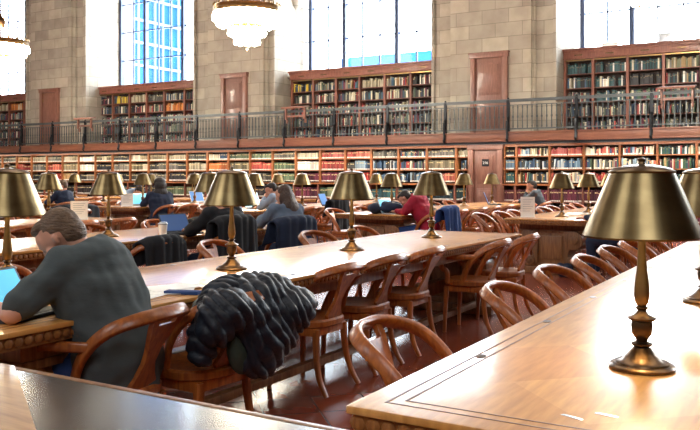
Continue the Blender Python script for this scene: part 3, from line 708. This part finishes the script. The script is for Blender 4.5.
# ------------------------------------------------------------------ chairs
def interp(pts, n):
    """Catmull-Rom through pts"""
    P = [Vector(p) for p in pts]; P = [P[0] * 2 - P[1]] + P + [P[-1] * 2 - P[-2]]; out = []
    segs = len(P) - 3
    for i in range(segs):
        for q in range(n):
            t = q / n; a, b, c, d = P[i:i + 4]
            out.append(.5 * ((2 * b) + (c - a) * t + (2 * a - 5 * b + 4 * c - d) * t * t + (3 * b - a - 3 * c + d) * t ** 3))
    out.append(P[-2]); return out
def rect(a, b, r=.35):
    """rounded rectangle a (thickness) x b (width)"""
    a /= 2; b /= 2; k = min(a, b) * r * 1.4
    return [(a - k, -b), (a, -b + k), (a, b - k), (a - k, b), (-a + k, b), (-a, b - k), (-a, -b + k), (-a + k, -b)]
def make_chair(arms):
    r = thing('library_chair', 'x', 'chair')
    # seat: D-shaped saddle, front = +x
    out = []
    for k in range(40):
        a = 2 * pi * k / 40; c, s = cos(a), sin(a)
        ex = 3.2
        x = .205 * (abs(c) ** (2 / ex)) * (1 if c > 0 else -1); y = (.218 - .03 * (-c if c < 0 else 0)) * (abs(s) ** (2 / ex)) * (1 if s > 0 else -1)
        out.append((x, y))
    n = 40; vs = []; fs = []
    for sc_, z in ((.93, .405), (1.0, .415), (1.0, .445), (.95, .457), (.6, .448), (.0, .444)):
        for (x, y) in out: vs.append((x * sc_, y * sc_, z))
    for q in range(5):
        for i in range(n): j = (i + 1) % n; fs.append((q * n + i, q * n + j, (q + 1) * n + j, (q + 1) * n + i))
    fs.append(tuple(range(n))[::-1]); MB().add(vs, fs).obj('seat', M['chair'], r)
    MB().box(-.17, .19, -.18, .18, .355, .408).obj('seat_frame', M['chair'], r, bevel=.01)
    # hoop back: one bent rail that rises from the seat sides
    half = [(.02, .192, .43), (-.01, .212, .52), (-.06, .230, .61), (-.135, .236, .69), (-.215, .222, .745), (-.285, .165, .775), (-.325, .085, .788), (-.335, 0, .790)]
    pts = interp(half + [(x, -y, z) for x, y, z in half[:-1][::-1]], 4); k = len(pts) - 1
    def sect(i, t):
        u = abs(t - .5) * 2
        w = .056 - .006 * u; return rect(.027, w, .22)
    MB().sweep(pts, sect, normal=lambda i, p, t: (p.x * .9 + .0, p.y, .28 - .1 * abs(p.y))).obj('back_rail', M['chair'], r, sharp=50)
    # vase splat with a hand slot below the rail
    o = [(-.05, 0), (-.068, .03), (-.046, .07), (-.03, .12), (-.036, .18), (-.058, .24), (-.078, .29), (-.088, .335), (-.05, .335), (-.044, .292), (.044, .292), (.05, .335), (.088, .335), (.078, .29), (.058, .24), (.036, .18), (.03, .12), (.046, .07), (.068, .03), (.05, 0)]
    sp = MB(); kk = len(o); A = []; B = []
    for (y, h) in o:
        xx = -.175 - .155 * (h / .335) ** 1.1 + .012 * sin(h * 9); A.append((xx + .011, y * 1.22, .445 + h)); B.append((xx - .011, y * 1.22, .445 + h))
    sp.add(A + B, [tuple(range(kk)), tuple(range(2 * kk - 1, kk - 1, -1))] + [((i + 1) % kk, i, i + kk, (i + 1) % kk + kk) for i in range(kk)])
    sp.obj('splat', M['chair'], r, sharp=40)
    for s in (-1, 1):
        MB().sweep([(.165, s * .18, .40), (.175, s * .185, .2), (.18, s * .19, 0)], lambda i, t: rect(.042 - .014 * t, .042 - .014 * t), normal=lambda i, p, t: (1, 0, 0)).obj('leg', M['chair'], r)
        MB().sweep(interp([(-.16, s * .16, .40), (-.165, s * .17, .26), (-.195, s * .185, .11), (-.255, s * .195, 0)], 3), lambda i, t: rect(.044 - .014 * t, .038 - .008 * t), normal=lambda i, p, t: (1, 0, 0)).obj('leg', M['chair'], r)
        if arms:
            MB().sweep(interp([(-.11, s * .236, .665), (.02, s * .246, .66), (.13, s * .252, .655), (.185, s * .247, .62), (.185, s * .24, .56), (.145, s * .235, .53), (.14, s * .225, .43)], 4),
                       lambda i, t: rect(.030, .042), normal=lambda i, p, t: (0, s, 0)).obj('arm', M['chair'], r, sharp=50)
    return r
plain = make_chair(False); armed = make_chair(True)
used = {}
CH = []
def chair(x, y, rz, label, group=None, arm=False):
    src = armed if arm else plain
    if src.name not in used:
        used[src.name] = 1; src.location = (x, y, 0); src.rotation_euler = (0, 0, rz); src['label'] = label
        if group: src['group'] = group
        return src
    o = dup(src, (x, y, 0), rz, label, group)
    return o
R = radians
# at the middle table, aisle side
chair(-2.68, 2.44, R(187), 'brown wooden armchair in which the man in the grey T-shirt sits', None, True)
chair(-2.63, 2.97, R(176), 'brown wooden chair buried under the black puffer jacket')
g = 'empty chairs along the middle table'
chair(-2.87, 4.30, R(180), 'brown wooden chair at the middle table, immediately right of the puffer jacket', g)
chair(-2.87, 4.93, R(180), 'brown wooden chair at the middle table, second from the puffer jacket', g)
chair(-2.87, 5.60, R(180), 'brown wooden chair at the middle table, third from the puffer jacket', g)
chair(-2.67, 6.56, R(184), 'brown armchair pulled out near the far end of the middle table', g, True)
chair(-2.66, 7.30, R(184), 'brown wooden armchair last on the aisle side at the far end of the middle table', g, True)
# near table, left side
g = 'honey wooden chairs along the foreground table'
for i, (x, y, a) in enumerate(((-1.18, 2.67, 3), (-1.14, 3.86, 2), (-1.15, 4.72, -3), (-1.14, 5.50, 3), (-1.16, 6.30, 0), (-1.16, 7.02, 2), (-1.16, 7.62, -2))):
    chair(x, y, R(a), 'honey brown round-backed chair at the foreground table, %s from its near corner' % ORD[i], g)
# middle table, far side
g = 'chairs on the far side of the middle table'
for i, (x, y, a) in enumerate(((-4.15, 3.1, 5), (-4.16, 5.2, 6), (-4.05, 6.50, -5), (-4.08, 7.5, 6))):
    chair(x, y, R(a), ['round-backed chair behind the middle table near the head of the man', 'round-backed chair behind the middle table at the lamp above the jacket',
                       'round-backed chair behind the middle table to the right of the woman in blue-grey', 'round-backed chair behind the middle table just right of the third lamp'][i], g)
# row 2 near bank, aisle side (several carry coats, placed below)
g = 'chairs in the near bank, third row'
C2 = [(-5.25, 4.35), (-5.18, 5.06), (-5.12, 5.98), (-5.1, 7.02)]
for i, (x, y) in enumerate(C2):
    chair(x, y, R(180 + (-6, 4, 0, -4)[i]), ['brown chair at the third row table, left of the black draped coat', 'brown chair with a black coat over its back in front of the laptop and cup',
          'brown chair of the reader hidden by the lamp', 'brown chair under the woman in blue-grey, dark coat over it'][i], g)
for i, y in enumerate((4.2, 5.0, 6.2, 7.2)):
    chair(-6.85, y, R((-10, 12, 4, -6)[i]), 'round-backed chair on the far side of the third row table, %s from the camera' % ROWN[i], g)
# far bank
def far_side(k, bank, side, ys, skip=()):
    y0 = YBk - TL / 2 if bank == 'B' else YA - TL / 2
    for i, dy in enumerate(ys):
        if i in skip: continue
        x = TX(k) + side * (.585 + random.uniform(.1, .26)); rz = pi if side > 0 else 0
        nm = '%s along the %s side, %s bank table of row %s' % (ORD[i], 'right' if side > 0 else 'left', 'far' if bank == 'B' else 'near', ROWN[k])
        chair(x, y0 + dy, rz + random.uniform(-.1, .1), 'wooden chair ' + nm, 'chairs around the %s bank table in row %s' % ('far' if bank == 'B' else 'near', ROWN[k]), arm=random.random() < .3)
YS = (.45, 1.15, 1.85, 2.55, 3.25, 3.95, 4.65, 5.4)
far_side(1, 'B', -1, (.35, .95, 1.55, 2.9, 3.6, 4.4, 5.2)); far_side(1, 'B', 1, (.5, 1.3, 2.2, 3.2, 4.2))
far_side(2, 'B', 1, (.42, 1.35, 2.25, 2.95, 3.65, 4.6, 5.8)); far_side(2, 'B', -1, (.5, 1.5, 2.6, 3.6, 4.6, 5.5))
far_side(3, 'B', 1, YS[:7]); far_side(3, 'B', -1, (.6, 1.6, 3.0, 4.5)); far_side(3, 'A', 1, (3.3, 4.1, 4.9, 5.6)); far_side(3, 'A', -1, (4.9, 5.6))
far_side(4, 'B', 1, YS[:6]); far_side(4, 'B', -1, (.5, 1.3, 2.6)); far_side(5, 'B', 1, YS[:5]); far_side(5, 'B', -1, (.6, 2.0)); far_side(6, 'B', 1, (.5, 1.6, 2.6, 3.6)); far_side(7, 'B', 1, (2.0, 3.0, 4.0))

# ------------------------------------------------------------------ people
def remesh(o, v=.012, it=6):
    m = o.modifiers.new('remesh', 'REMESH'); m.mode = 'VOXEL'; m.voxel_size = v; m.use_smooth_shade = True
    s = o.modifiers.new('smooth', 'SMOOTH'); s.factor = .5; s.iterations = it
    return o
def hand(mb, p, d, s=1.0, r=.0085):
    """palm at p pointing along d, five curled fingers"""
    p = Vector(p); d = Vector(d).normalized(); side = d.cross(Vector((0, 0, 1))).normalized(); dn = Vector((0, 0, -1))
    mb.cap(p, p + d * .06 * s + side * .018, .022 * s, .018 * s); mb.cap(p, p + d * .06 * s - side * .018, .022 * s, .018 * s)
    for k, L in enumerate((.068, .078, .072, .056)):
        a = p + d * .07 * s + side * (.033 - .022 * k); b = a + d * L * .5 * s + dn * .006; c = b + d * L * .4 * s + dn * .024
        mb.cap(a, b, r * 1.05, r * .95, 8); mb.cap(b, c, r * .95, r * .8, 8)
    a = p + d * .02 * s + side * .03; b = a + d * .04 * s + side * .03; mb.cap(a, b, r * 1.3, r * 1.1, 8); mb.cap(b, b + d * .03 * s + dn * .008, r * 1.1, r * .85, 8)
def head_parts(mb, c, rot, s=1.0):
    """face looks along local +x of rot"""
    Mx = Matrix.Translation(c) @ rot.to_4x4() @ Matrix.Scale(s, 4)
    def E(p, r): mb.ell(Mx @ Vector(p), [q * s for q in r], rot)
    E((-.012, 0, .025), (.098, .076, .092)); E((.035, 0, -.045), (.058, .052, .062)); E((.055, 0, .03), (.045, .06, .055))
    E((.068, 0, -.088), (.024, .028, .018)); E((.097, 0, -.018), (.014, .012, .026)); E((.107, 0, -.030), (.014, .015, .010)); E((.090, 0, .020), (.012, .045, .012))
    E((.088, 0, -.062), (.014, .024, .008)); E((.088, 0, -.073), (.012, .020, .008))
    for y in (-1, 1):
        E((.080, y * .031, .004), (.012, .013, .010)); E((-.005, y * .082, -.010), (.014, .009, .026)); E((.06, y * .045, -.028), (.022, .018, .022)); E((-.010, y * .088, -.004), (.012, .008, .018))
def person(name_label, loc, rz, shirt, hair='hairdark', head=(.22, 0, 1.12), pitch=25, yaw=0, arms='table', longhair=False, hood=False, trousers='navy', s=1.0, vox=.016, bulk=1.0, skinsleeve=False, hat=False):
    hip = Vector((-.03, 0, .56)); chest = Vector((head[0] * .35, 0, .88)); nb_ = Vector((head[0] * .6, 0, 1.0)); hc = Vector(head)
    rot = Matrix.Rotation(radians(yaw), 3, 'Z') @ Matrix.Rotation(radians(pitch), 3, 'Y')
    body = MB(); head_parts(body, hc, rot)
    body.cap(nb_, hc + rot @ Vector((-.03, 0, -.06)), .062, .056)
    sh = [chest + Vector((.02, y * .165, .09)) for y in (1, -1)]
    if arms == 'table': el = [Vector((.24, .27, .80)), Vector((.24, -.27, .80))]; wr = [Vector((.46, .13, .80)), Vector((.46, -.13, .80))]
    elif arms == 'chin': el = [Vector((.30, .22, .80)), Vector((.28, -.24, .80))]; wr = [hc + Vector((.10, .05, -.13)), Vector((.46, -.10, .80))]
    elif arms == 'man': el = [Vector((.17, .39, .80)), Vector((.20, -.31, .80))]; wr = [Vector((.38, .26, .80)), Vector((.42, -.14, .80))]
    for a in (0, 1):
        body.cap(el[a], wr[a], .042, .028); body.cap(sh[a], el[a], .045, .042)
        hand(body, wr[a], (wr[a] - el[a]) + Vector((0, 0, .0)), 1.0, .0095)
    body.cap(hip, chest, .10, .12); body.cap(chest, nb_, .10, .06)
    for y in (1, -1):
        body.cap(hip + Vector((0, y * .09, -.02)), (.38, y * .11, .50), .07, .055); body.cap((.38, y * .11, .50), (.36, y * .12, .10), .052, .035); body.cap((.34, y * .12, .05), (.46, y * .13, .04), .04, .032)
    root = remesh(body.obj('person', M['skin']), vox * .62 if vox > .01 else .0065, 3)
    root.location = loc; root.rotation_euler = (0, 0, rz); root.scale = (s, s, s); tag(root, name_label, 'person')
    t = MB(); bk = bulk
    spn = interp([hip + Vector((-.03, 0, -.16)), hip + Vector((-.03, 0, 0)), hip.lerp(chest, .5) + Vector((-.03, 0, 0)), chest + Vector((-.01, 0, 0)), chest + Vector((.01, 0, .09)), nb_ + Vector((0, 0, .0)), nb_ + (hc - nb_) * .12], 4)
    W_ = [(.125, .178), (.135, .185), (.128, .178), (.135, .198), (.110, .185), (.082, .105), (.062, .066)]
    def tsec(i, tt):
        q = tt * 6; j = min(5, int(q)); f = q - j; rx = (W_[j][0] * (1 - f) + W_[j + 1][0] * f) * bk; ry = (W_[j][1] * (1 - f) + W_[j + 1][1] * f) * bk
        return [(rx * cos(2 * pi * w / 24), ry * sin(2 * pi * w / 24)) for w in range(24)]
    t.sweep(spn, tsec, normal=lambda i, p, tt: (1, 0, 0))
    for a in (0, 1):
        e2 = el[a] if not skinsleeve else sh[a].lerp(el[a], .86)
        t.cap(sh[a], e2, .073 * bk, .060 if not skinsleeve else .066)
        if not skinsleeve: t.cap(el[a], wr[a].lerp(el[a], .12), .058, .042)
    if hood: t.ell(nb_ + Vector((-.08, 0, .02)), (.08, .12, .07))
    remesh(t.obj('shirt', M[shirt], root), vox, 5)
    cl = bpy.data.textures.get('cloth_folds') or bpy.data.textures.new('cloth_folds', 'CLOUDS'); cl.noise_scale = .13; cl.noise_depth = 1
    dm = root.children[0].modifiers.new('folds', 'DISPLACE'); dm.texture = cl; dm.strength = .045; dm.mid_level = .5; dm.texture_coords = 'LOCAL'
    tr = MB()
    tr.ell(hip + Vector((0, 0, -.02)), (.15, .175, .10))
    for y in (1, -1):
        tr.cap(hip + Vector((0, y * .09, -.02)), (.38, y * .11, .50), .088, .072); tr.cap((.38, y * .11, .50), (.36, y * .12, .12), .068, .055)
    remesh(tr.obj('trousers', M[trousers], root), vox * 1.2, 3)
    for y in (1, -1): MB().ell((.42, y * .125, .045), (.13, .05, .045)).obj('shoe', M['blackcloth'], root)
    h = MB()
    def HE(p, r): h.ell(hc + rot @ Vector(p), r, rot)
    HE((-.026, 0, .038), (.094, .079, .088)); HE((-.055, 0, -.005), (.060, .074, .075)); HE((.03, 0, .088), (.062, .060, .032))
    if longhair:
        HE((-.06, 0, -.05), (.085, .10, .12)); HE((-.10, 0, -.17), (.075, .12, .15)); HE((-.12, .01, -.28), (.055, .10, .11))
    if hat: HE((-.03, 0, .09), (.11, .11, .09)); HE((-.07, 0, .0), (.09, .12, .12)); HE((-.08, 0, -.12), (.09, .14, .11))
    remesh(h.obj('hair', M[hair], root), .010 if vox > .01 else .006, 2)
    return root
man = person('man in a dark grey T-shirt bowed over a laptop at the left of the picture', (-2.72, 2.47, 0), R(193), 'tee', 'hair', head=(.20, .05, 1.085), pitch=42, yaw=16, arms='man', vox=.0095, bulk=1.28, skinsleeve=True, trousers='jean')
wom = person('woman with long brown hair in a blue-grey sweater, hand raised to her face', (-5.14, 7.32, 0), R(162), 'greycloth', 'hairbrown', head=(.13, 0, 1.13), pitch=8, yaw=5, arms='chin', longhair=True)
person('reader in black whose head is hidden behind the lamp above the jacket', (-5.12, 6.2, 0), R(172), 'blackcloth', 'hairdark', head=(.06, 0, 1.08), pitch=20, bulk=1.15)
person('reader in pale blue-grey shirt hunched beyond the long-haired woman', (-8.12, 11.3, 0), R(190), 'palecloth', 'hairdark', head=(.2, 0, 1.1), pitch=25, arms='chin', yaw=20)
person('person in a crimson hoodie bent low over a table', (-5.22, 11.02, 0), R(185), 'red', 'hairdark', head=(.34, 0, 1.0), pitch=45, hood=True, bulk=1.15, trousers='jean')
person('person in a dark coat and black fur hat seen from behind at the left', (-10.72, 11.05, 0), R(150), 'navy', 'hairdark', head=(.1, 0, 1.14), pitch=5, bulk=1.2, hat=True)
person('reader in navy with cropped hair far off at the left', (-13.4, 11.1, 0), R(185), 'navy', 'hair', head=(.12, 0, 1.13), pitch=15, yaw=40)
person('reader in a pale blue shirt lying forward behind the small laptop at the left', (-12.3, 11.75, 0), R(-5), 'palecloth', 'hairdark', head=(.34, 0, 1.02), pitch=50, bulk=1.1)
person('reader in a charcoal jumper raising a hand to the mouth before the maroon books', (-5.22, 16.6, 0), R(190), 'charcoal', 'hairdark', head=(.16, 0, 1.12), pitch=8, arms='chin', yaw=10)
person('dark-haired reader mostly hidden by the large foreground lampshade', (-2.24, 10.60, 0), R(180), 'navy', 'hairdark', head=(.14, 0, 1.12), pitch=12)

# ------------------------------------------------------------------ coats
def quilt(o, pitch, amp, dirv, vox=.010, seed=0.0):
    """freeze the merged body, then raise soft baffles with pinched seams between them"""
    from mathutils import noise
    remesh(o, vox, 4)
    dg = bpy.context.evaluated_depsgraph_get(); dg.update()
    me = bpy.data.meshes.new_from_object(o.evaluated_get(dg)); o.modifiers.clear(); o.data = me
    ns = [v.normal.copy() for v in me.vertices]; dv = Vector(dirv).normalized(); dw = dv.cross(Vector((0, 0, 1))).normalized()
    for v, nn in zip(me.vertices, ns):
        p = v.co; w = noise.noise_vector(p * 4.5 + Vector((seed, 0, 0)))
        ph = p.dot(dv) + .045 * w.x; qh = p.dot(dw) + .05 * w.y
        h = abs(sin(pi * ph / pitch)) ** .55; c = abs(sin(pi * qh / (pitch * 2.6) + 1.3 * math.floor(ph / pitch))) ** .35
        v.co = p + nn * (amp * (h * (.55 + .45 * c) - .6) + .012 * noise.noise(p * 16))
    me.polygons.foreach_set('use_smooth', [True] * len(me.polygons)); me.update()
    return o
def puffer():
    r = thing('puffer_jacket', 'black quilted puffer jacket heaped over the back of a wooden chair', 'jacket', (-2.44, 3.06, 0), 0)
    m = MB()
    for c, rr in (((.02, .08, .76), (.17, .26, .12)), ((.10, .20, .68), (.15, .22, .13)), ((.06, -.08, .70), (.15, .20, .13)), ((.02, .28, .72), (.14, .16, .10)),
                  ((.14, .04, .60), (.09, .22, .15)), ((.13, .0, .52), (.07, .16, .13)), ((-.08, .02, .70), (.14, .22, .15)), ((.09, -.22, .735), (.12, .17, .11)), ((.10, -.30, .69), (.08, .10, .10))): m.ell(c, rr)
    quilt(m.obj('quilted_body', M['puffer'], r, sharp=80), .050, .024, (.5, .75, .55))
    s = MB(); pts = [(-.02, -.04, .80), (.0, -.17, .78), (.03, -.27, .71), (.03, -.31, .62), (.02, -.31, .55)]
    for p, q, ra, rb in zip(pts[:-1], pts[1:], (.085, .085, .08, .072), (.085, .08, .072, .062)): s.cap(p, q, ra, rb, 16)
    quilt(s.obj('sleeve', M['puffer'], r, sharp=80), .040, .020, (.1, -.7, -.7), .009, 4.0)
    ln = MB()
    for (c, rr) in (((.10, -.12, .56), (.05, .10, .12)), ((.10, -.08, .50), (.045, .12, .08)), ((-.06, -.10, .74), (.10, .16, .06))): ln.ell(c, rr)
    remesh(ln.obj('lining', M['olive'], r), .014, 5)
    return r
pj = puffer()
def coat(label, x, y, rz, m, w=.50, zt=.86, zb=.42, lean=0, name='coat', group=None):
    """coat draped over a chair back: a folded shell, both falls, with gathered folds. local +x is the chair front."""
    n = 30; k = 26; vs = []; fs = []; th = []
    ph = random.uniform(0, 6)
    for j in range(k):
        t = j / (k - 1)
        for i in range(n):
            u = i / (n - 1) * 2 - 1
            if t < .45: q = t / .45; px = -.315 - .04 * (1 - q); pz = zb + (zt - .02 - zb) * q
            elif t < .55: q = (t - .45) / .1; px = -.315 + .12 * q; pz = zt - .02 + .02 * sin(q * pi)
            else: q = (t - .55) / .45; px = -.195 + .03 * q; pz = zt - .02 - (zt - .18 - zb) * q * .6
            fold = .018 * sin(u * 9 + ph) * (1 - .5 * sin(t * pi)) + .012 * sin(u * 17 + ph * 2 + t * 5)
            px += fold + .07 * u * u; pz -= .05 * u ** 4 + (.03 * sin(u * 5 + ph) if t < .05 else 0); 
            vs.append((px, u * w / 2 * (1 + .1 * (1 - sin(t * pi))), pz))
    for j in range(k - 1):
        for i in range(n - 1): a = j * n + i; fs.append((a, a + 1, a + n + 1, a + n))
    o = MB().add(vs, fs).obj(name, m, sharp=80)
    so = o.modifiers.new('thick', 'SOLIDIFY'); so.thickness = .022; so.offset = 0
    o.location = (x, y, 0); o.rotation_euler = (0, 0, rz); tag(o, label, 'coat', group)
    return o
coat('dark navy coat hanging on the chair of the woman in blue-grey', -5.04, 6.98, R(172), M['navy'], .62, .93, .35)
coat('black coat hanging on the chair in front of the laptop and cup', -5.14, 5.08, R(184), M['blackcloth'], .50, .84, .3)
coat('black coat hanging on the chair of the reader hidden by the lamp', -5.06, 5.98, R(178), M['blackcloth'], .56, .98, .4)
coat('denim-blue jacket on the chair of the person in crimson', -5.08, 11.05, R(186), M['jean'], .60, .90, .40)
coat('dark coat on a chair between the woman in blue-grey and the small laptop', -7.82, 12.35, R(180), M['blackcloth'], .55, .95, .3)
coat('black coat on a chair beside the reader in navy at the far left', -10.75, 8.9, R(180), M['blackcloth'], .9, .88, .4)
chair(-10.65, 8.9, R(180), 'wooden chair carrying the black coat beside the reader in navy')
def heap(name, label, cat, loc, r, m, n=9, seed=1):
    rnd = random.Random(seed); b = MB()
    for _ in range(n): b.ell((rnd.uniform(-.6, .6) * r[0], rnd.uniform(-.6, .6) * r[1], r[2] * rnd.uniform(.35, .7)), (r[0] * rnd.uniform(.4, .6), r[1] * rnd.uniform(.35, .55), r[2] * rnd.uniform(.35, .5)), Matrix.Rotation(rnd.uniform(0, 3), 3, 'Z'))
    b.ell((0, 0, r[2] * .4), (r[0] * .8, r[1] * .8, r[2] * .4))
    o = remesh(b.obj(name, m), .012, 4); o.location = loc; tag(o, label, cat); return o
heap('scarf', 'dark blue scarf bundled on the table beyond the third lamp', 'scarf', (-5.9, 10.95, .76), (.30, .22, .18), M['navy'], 9, 2)
heap('rucksack', 'dark navy bag lying on the floor under the scrolled table end', 'bag', (-3.0, 10.66, .0), (.14, .16, .16), M['navy'], 8, 5)
heap('rucksack', 'black bag standing on the floor under the middle table beneath the pulled-out chairs', 'bag', (-3.1, 7.6, .0), (.18, .25, .34), M['blackcloth'], 8, 6)
heap('beanie', 'maroon knitted bundle on the far table right of the small white laptop', 'hat', (-11.9, 13.95, .76), (.18, .14, .12), mat('maroon_knit', '5A2236', .9, var=.3), 6, 8)
heap('scarf', 'black scarf lying on the table above the blue laptop by the woman', 'scarf', (-6.28, 7.2, .76), (.14, .28, .12), M['blackcloth'], 8, 4)

# ------------------------------------------------------------------ laptops, cards, papers
def laptop(label, x, y, rz, scr, shell='laptop', w=.34, d=.23, tilt=22):
    r = thing('laptop', label, 'laptop', (x, y, TH + .001), rz)      # screen faces local -x
    MB().box(-d / 2, d / 2, -w / 2, w / 2, 0, .016).obj('keyboard_base', M[shell], r, bevel=.003)
    MB().box(-d / 2 + .02, d / 2 - .03, -w / 2 + .02, w / 2 - .02, .0162, .0175).obj('keys', M['blackcloth'], r)
    T = Matrix.Translation((d / 2, 0, .014)) @ Matrix.Rotation(radians(tilt), 4, 'Y')
    lid = MB().box(-.004, .006, -w / 2, w / 2, 0, d, T=T).obj('lid', M[shell], r, bevel=.002)
    MB().box(-.0055, -.0042, -w / 2 + .012, w / 2 - .012, .014, d - .012, T=T).obj('screen', M[scr], r)
    return r
laptop('laptop with a bright cyan screen in front of the man in the grey T-shirt', -2.93, 2.20, R(192), 'scr_cyan', 'laptop', .36, .20, 32)
laptop('laptop with a dark blue screen beside the white paper cup', -5.62, 6.12, R(168), 'scr_dark', 'laptop', .34, .21, 30)
laptop('laptop with a blue screen to the left of the long-haired woman', -5.66, 7.12, R(168), 'scr_blue', 'silver', .34, .24, 25)
laptop('laptop with a cyan screen beyond the long-haired woman', -8.8, 11.55, R(175), 'scr_cyan', 'silver', .42, .28)
laptop('small laptop on the far table right of the long-haired woman', -8.3, 13.2, R(190), 'scr_blue', 'laptop', .34, .24)
laptop('pale laptop with blue screen by the lamp next to the crimson hoodie', -5.72, 10.92, R(170), 'scr_cyan', 'silver', .32, .23)
laptop('laptop with a blue lid before the maroon volumes', -5.72, 15.3, R(200), 'scr_blue', 'laptop', .36, .26)
laptop('small laptop in front of the reader lying forward', -11.55, 11.35, R(150), 'scr_cyan', 'silver', .36, .24)
laptop('white laptop with blue screen beyond the person in the fur hat', -11.7, 13.3, R(170), 'scr_blue', 'silver', .36, .25)
laptop('brown laptop half open at the table with the three empty chairs', -5.8, 12.3, R(185), 'scr_dark', 'laptop', .32, .22)
def card(label, x, y, rz, w=.22, h=.30):
    r = thing('sign_card', label, 'sign', (x, y, TH + .001), rz)
    MB().box(-.04, .04, -w / 2, w / 2, 0, .008).obj('foot', M['paper'], r)
    c = MB().box(-.003, .003, -w / 2, w / 2, .008, h).obj('sheet', M['paper'], r)
    ls = MB()
    for k in range(6):
        z = h * (.85 - .11 * k); ls.box(.0032, .0038, -w * .36, w * (.36 - .1 * (k % 3)), z, z + .006)
    ls.obj('printed_lines', M['silver'], c)
card('white notice card standing on the corner of the scrolled reading table', -3.62, 10.98, R(-60), .20, .29)
card('white notice card standing on a far table left of the far lamp shade', -8.62, 7.35, R(-40), .22, .25)
card('small white notice card behind the lamp at the left', -11.5, 10.95, R(-40), .22, .24)
cp = thing('paper_cup', 'white paper cup standing left of the dark blue laptop screen', 'cup', (-5.60, 5.80, TH + .001))
cp.scale = (1.25, 1.25, 1.15)
MB().lathe([(0, 0), (.028, 0), (.036, .10), (.034, .10)], 20).obj('cup_body', M['paper'], cp)
MB().lathe([(.038, .098), (.038, .106), (.032, .110), (.030, .118), (0, .118)], 20).obj('lid', M['silver'], cp)
pg = []
for i, (x, y, a) in enumerate(((-2.93, 2.95, 10), (-2.90, 3.08, 35), (-2.96, 3.14, -20))):
    o = MB().add([(-.105, -.148, 0), (.105, -.148, 0), (.105, .148, .004), (-.105, .148, .0), (-.105, -.148, -.0015), (.105, -.148, -.0015), (.105, .148, .0025), (-.105, .148, -.0015)],
                 [(0, 1, 2, 3), (7, 6, 5, 4), (0, 4, 5, 1), (1, 5, 6, 2), (2, 6, 7, 3), (3, 7, 4, 0)]).obj('paper_sheet', M['paper'])
    o.location = (x, y, TH + .003 + .003 * i); o.rotation_euler = (0, 0, R(a)); tag(o, 'white paper sheet behind the man, %s of the small pile' % ('bottom', 'middle', 'top')[i], 'paper', 'loose papers by the man')
fd = MB().box(-.09, .09, -.03, .03, 0, .018).obj('phone', M['jean'], bevel=.004); fd.location = (-2.78, 3.02, TH + .001); fd.rotation_euler = (0, 0, R(20)); tag(fd, 'dark blue folded case on the table edge in front of the papers', 'phone')
# open books and papers on the far tables
ob = MB()
for s in (-1, 1):
    vs = [(0, -.14, .012), (s * .06, -.14, .03), (s * .12, -.14, .026), (s * .2, -.14, .01), (0, .14, .012), (s * .06, .14, .03), (s * .12, .14, .026), (s * .2, .14, .01), (0, -.14, 0), (s * .2, -.14, 0), (0, .14, 0), (s * .2, .14, 0)]
    ob.add(vs, [(0, 1, 5, 4), (1, 2, 6, 5), (2, 3, 7, 6), (8, 9, 3, 2, 1, 0), (4, 5, 6, 7, 11, 10), (3, 9, 11, 7), (8, 10, 11, 9)])
om = ob.mesh('open_book', M['paper'])
for i, (x, y, a, lab) in enumerate(((-5.95, 11.6, 20, 'open book on the table left of the crimson hoodie'), (-8.7, 12.4, 40, 'open book lying right of the long-haired woman on a far table'), (-3.2, 12.15, 70, 'open book under the pair of lamps on the scrolled table'),
                                    (-11.3, 12.2, 0, 'open book on the far table by the fur hat'), (-8.6, 5.9, 10, 'open book on the fourth row table near the left'), (-6.1, 6.6, 80, 'white open book between the two blue laptops'))):
    o = link('open_book', om); o.location = (x, y, TH + .001); o.rotation_euler = (0, 0, R(a)); tag(o, lab, 'book')
# metal inlay plates on the foreground table
for i, (x, y) in enumerate(((-.52, 1.98), (-.50, 2.02))):
    o = MB().prism([(-.03, 0), (.03, 0), (.02, .0012), (-.02, .0012)], -.006, .006).obj('metal_plate', M['silver']); o.location = (x - .02 + .05 * i, y + .02 * i, TH + .0002); o.rotation_euler = (0, 0, R(-20 + 10 * i))
    tag(o, 'tiny silver plate set in the foreground table, %s' % ('the longer left sliver', 'the curved right sliver')[i], 'plate')

# ------------------------------------------------------------------ outside the windows
gb = mat('blue_glass_facade', '083058', .6, scale=.25, h2='0F4270', spec=.1); wf = mat('white_facade', '5F6E78', .8, spec=.1)
b1 = thing('glass_building', 'blue glass office building with white floor lines outside the left window', 'building', (0, 0, 0))
MB().box(-62.5, -60, 57.3, 65.6, -15, 60).obj('glass_wall', gb, b1)
mb = MB()
for k in range(26): mb.box(-60, -59.8, 57.2, 65.7, -6 + 2.3 * k, -5.75 + 2.3 * k)
mb.obj('floor_lines', wf, b1)
mb = MB()
for k in range(8): mb.box(-60, -59.75, 57.3 + 1.16 * k, 57.42 + 1.16 * k, -15, 60)
mb.obj('mullions', wf, b1)
MB().box(-62.6, -59.9, 57.0, 57.3, -15, 60).obj('sky_stand_in', mat('sky_white', 'F2F6FA', .9), b1)  # white slab added to pass for bright sky beside the tower
b2 = thing('pale_building', 'pale overexposed building with blue roof band outside the middle window', 'building', (0, 0, 0))
MB().box(-42, -24, 60, 70, -10, 10.6).obj('wall', mat('pale_render', 'F4F6F8', .9, emit=0), b2)
MB().box(-36.5, -24, 59.7, 70, 10.6, 11.6).obj('roof_band', gb, b2)
mb = MB()
for x in (-37.0, -33.6, -30, -26.6): mb.box(x - .18, x + .18, 59.8, 60, -10, 10.6)
mb.obj('blue_pilasters', gb, b2)
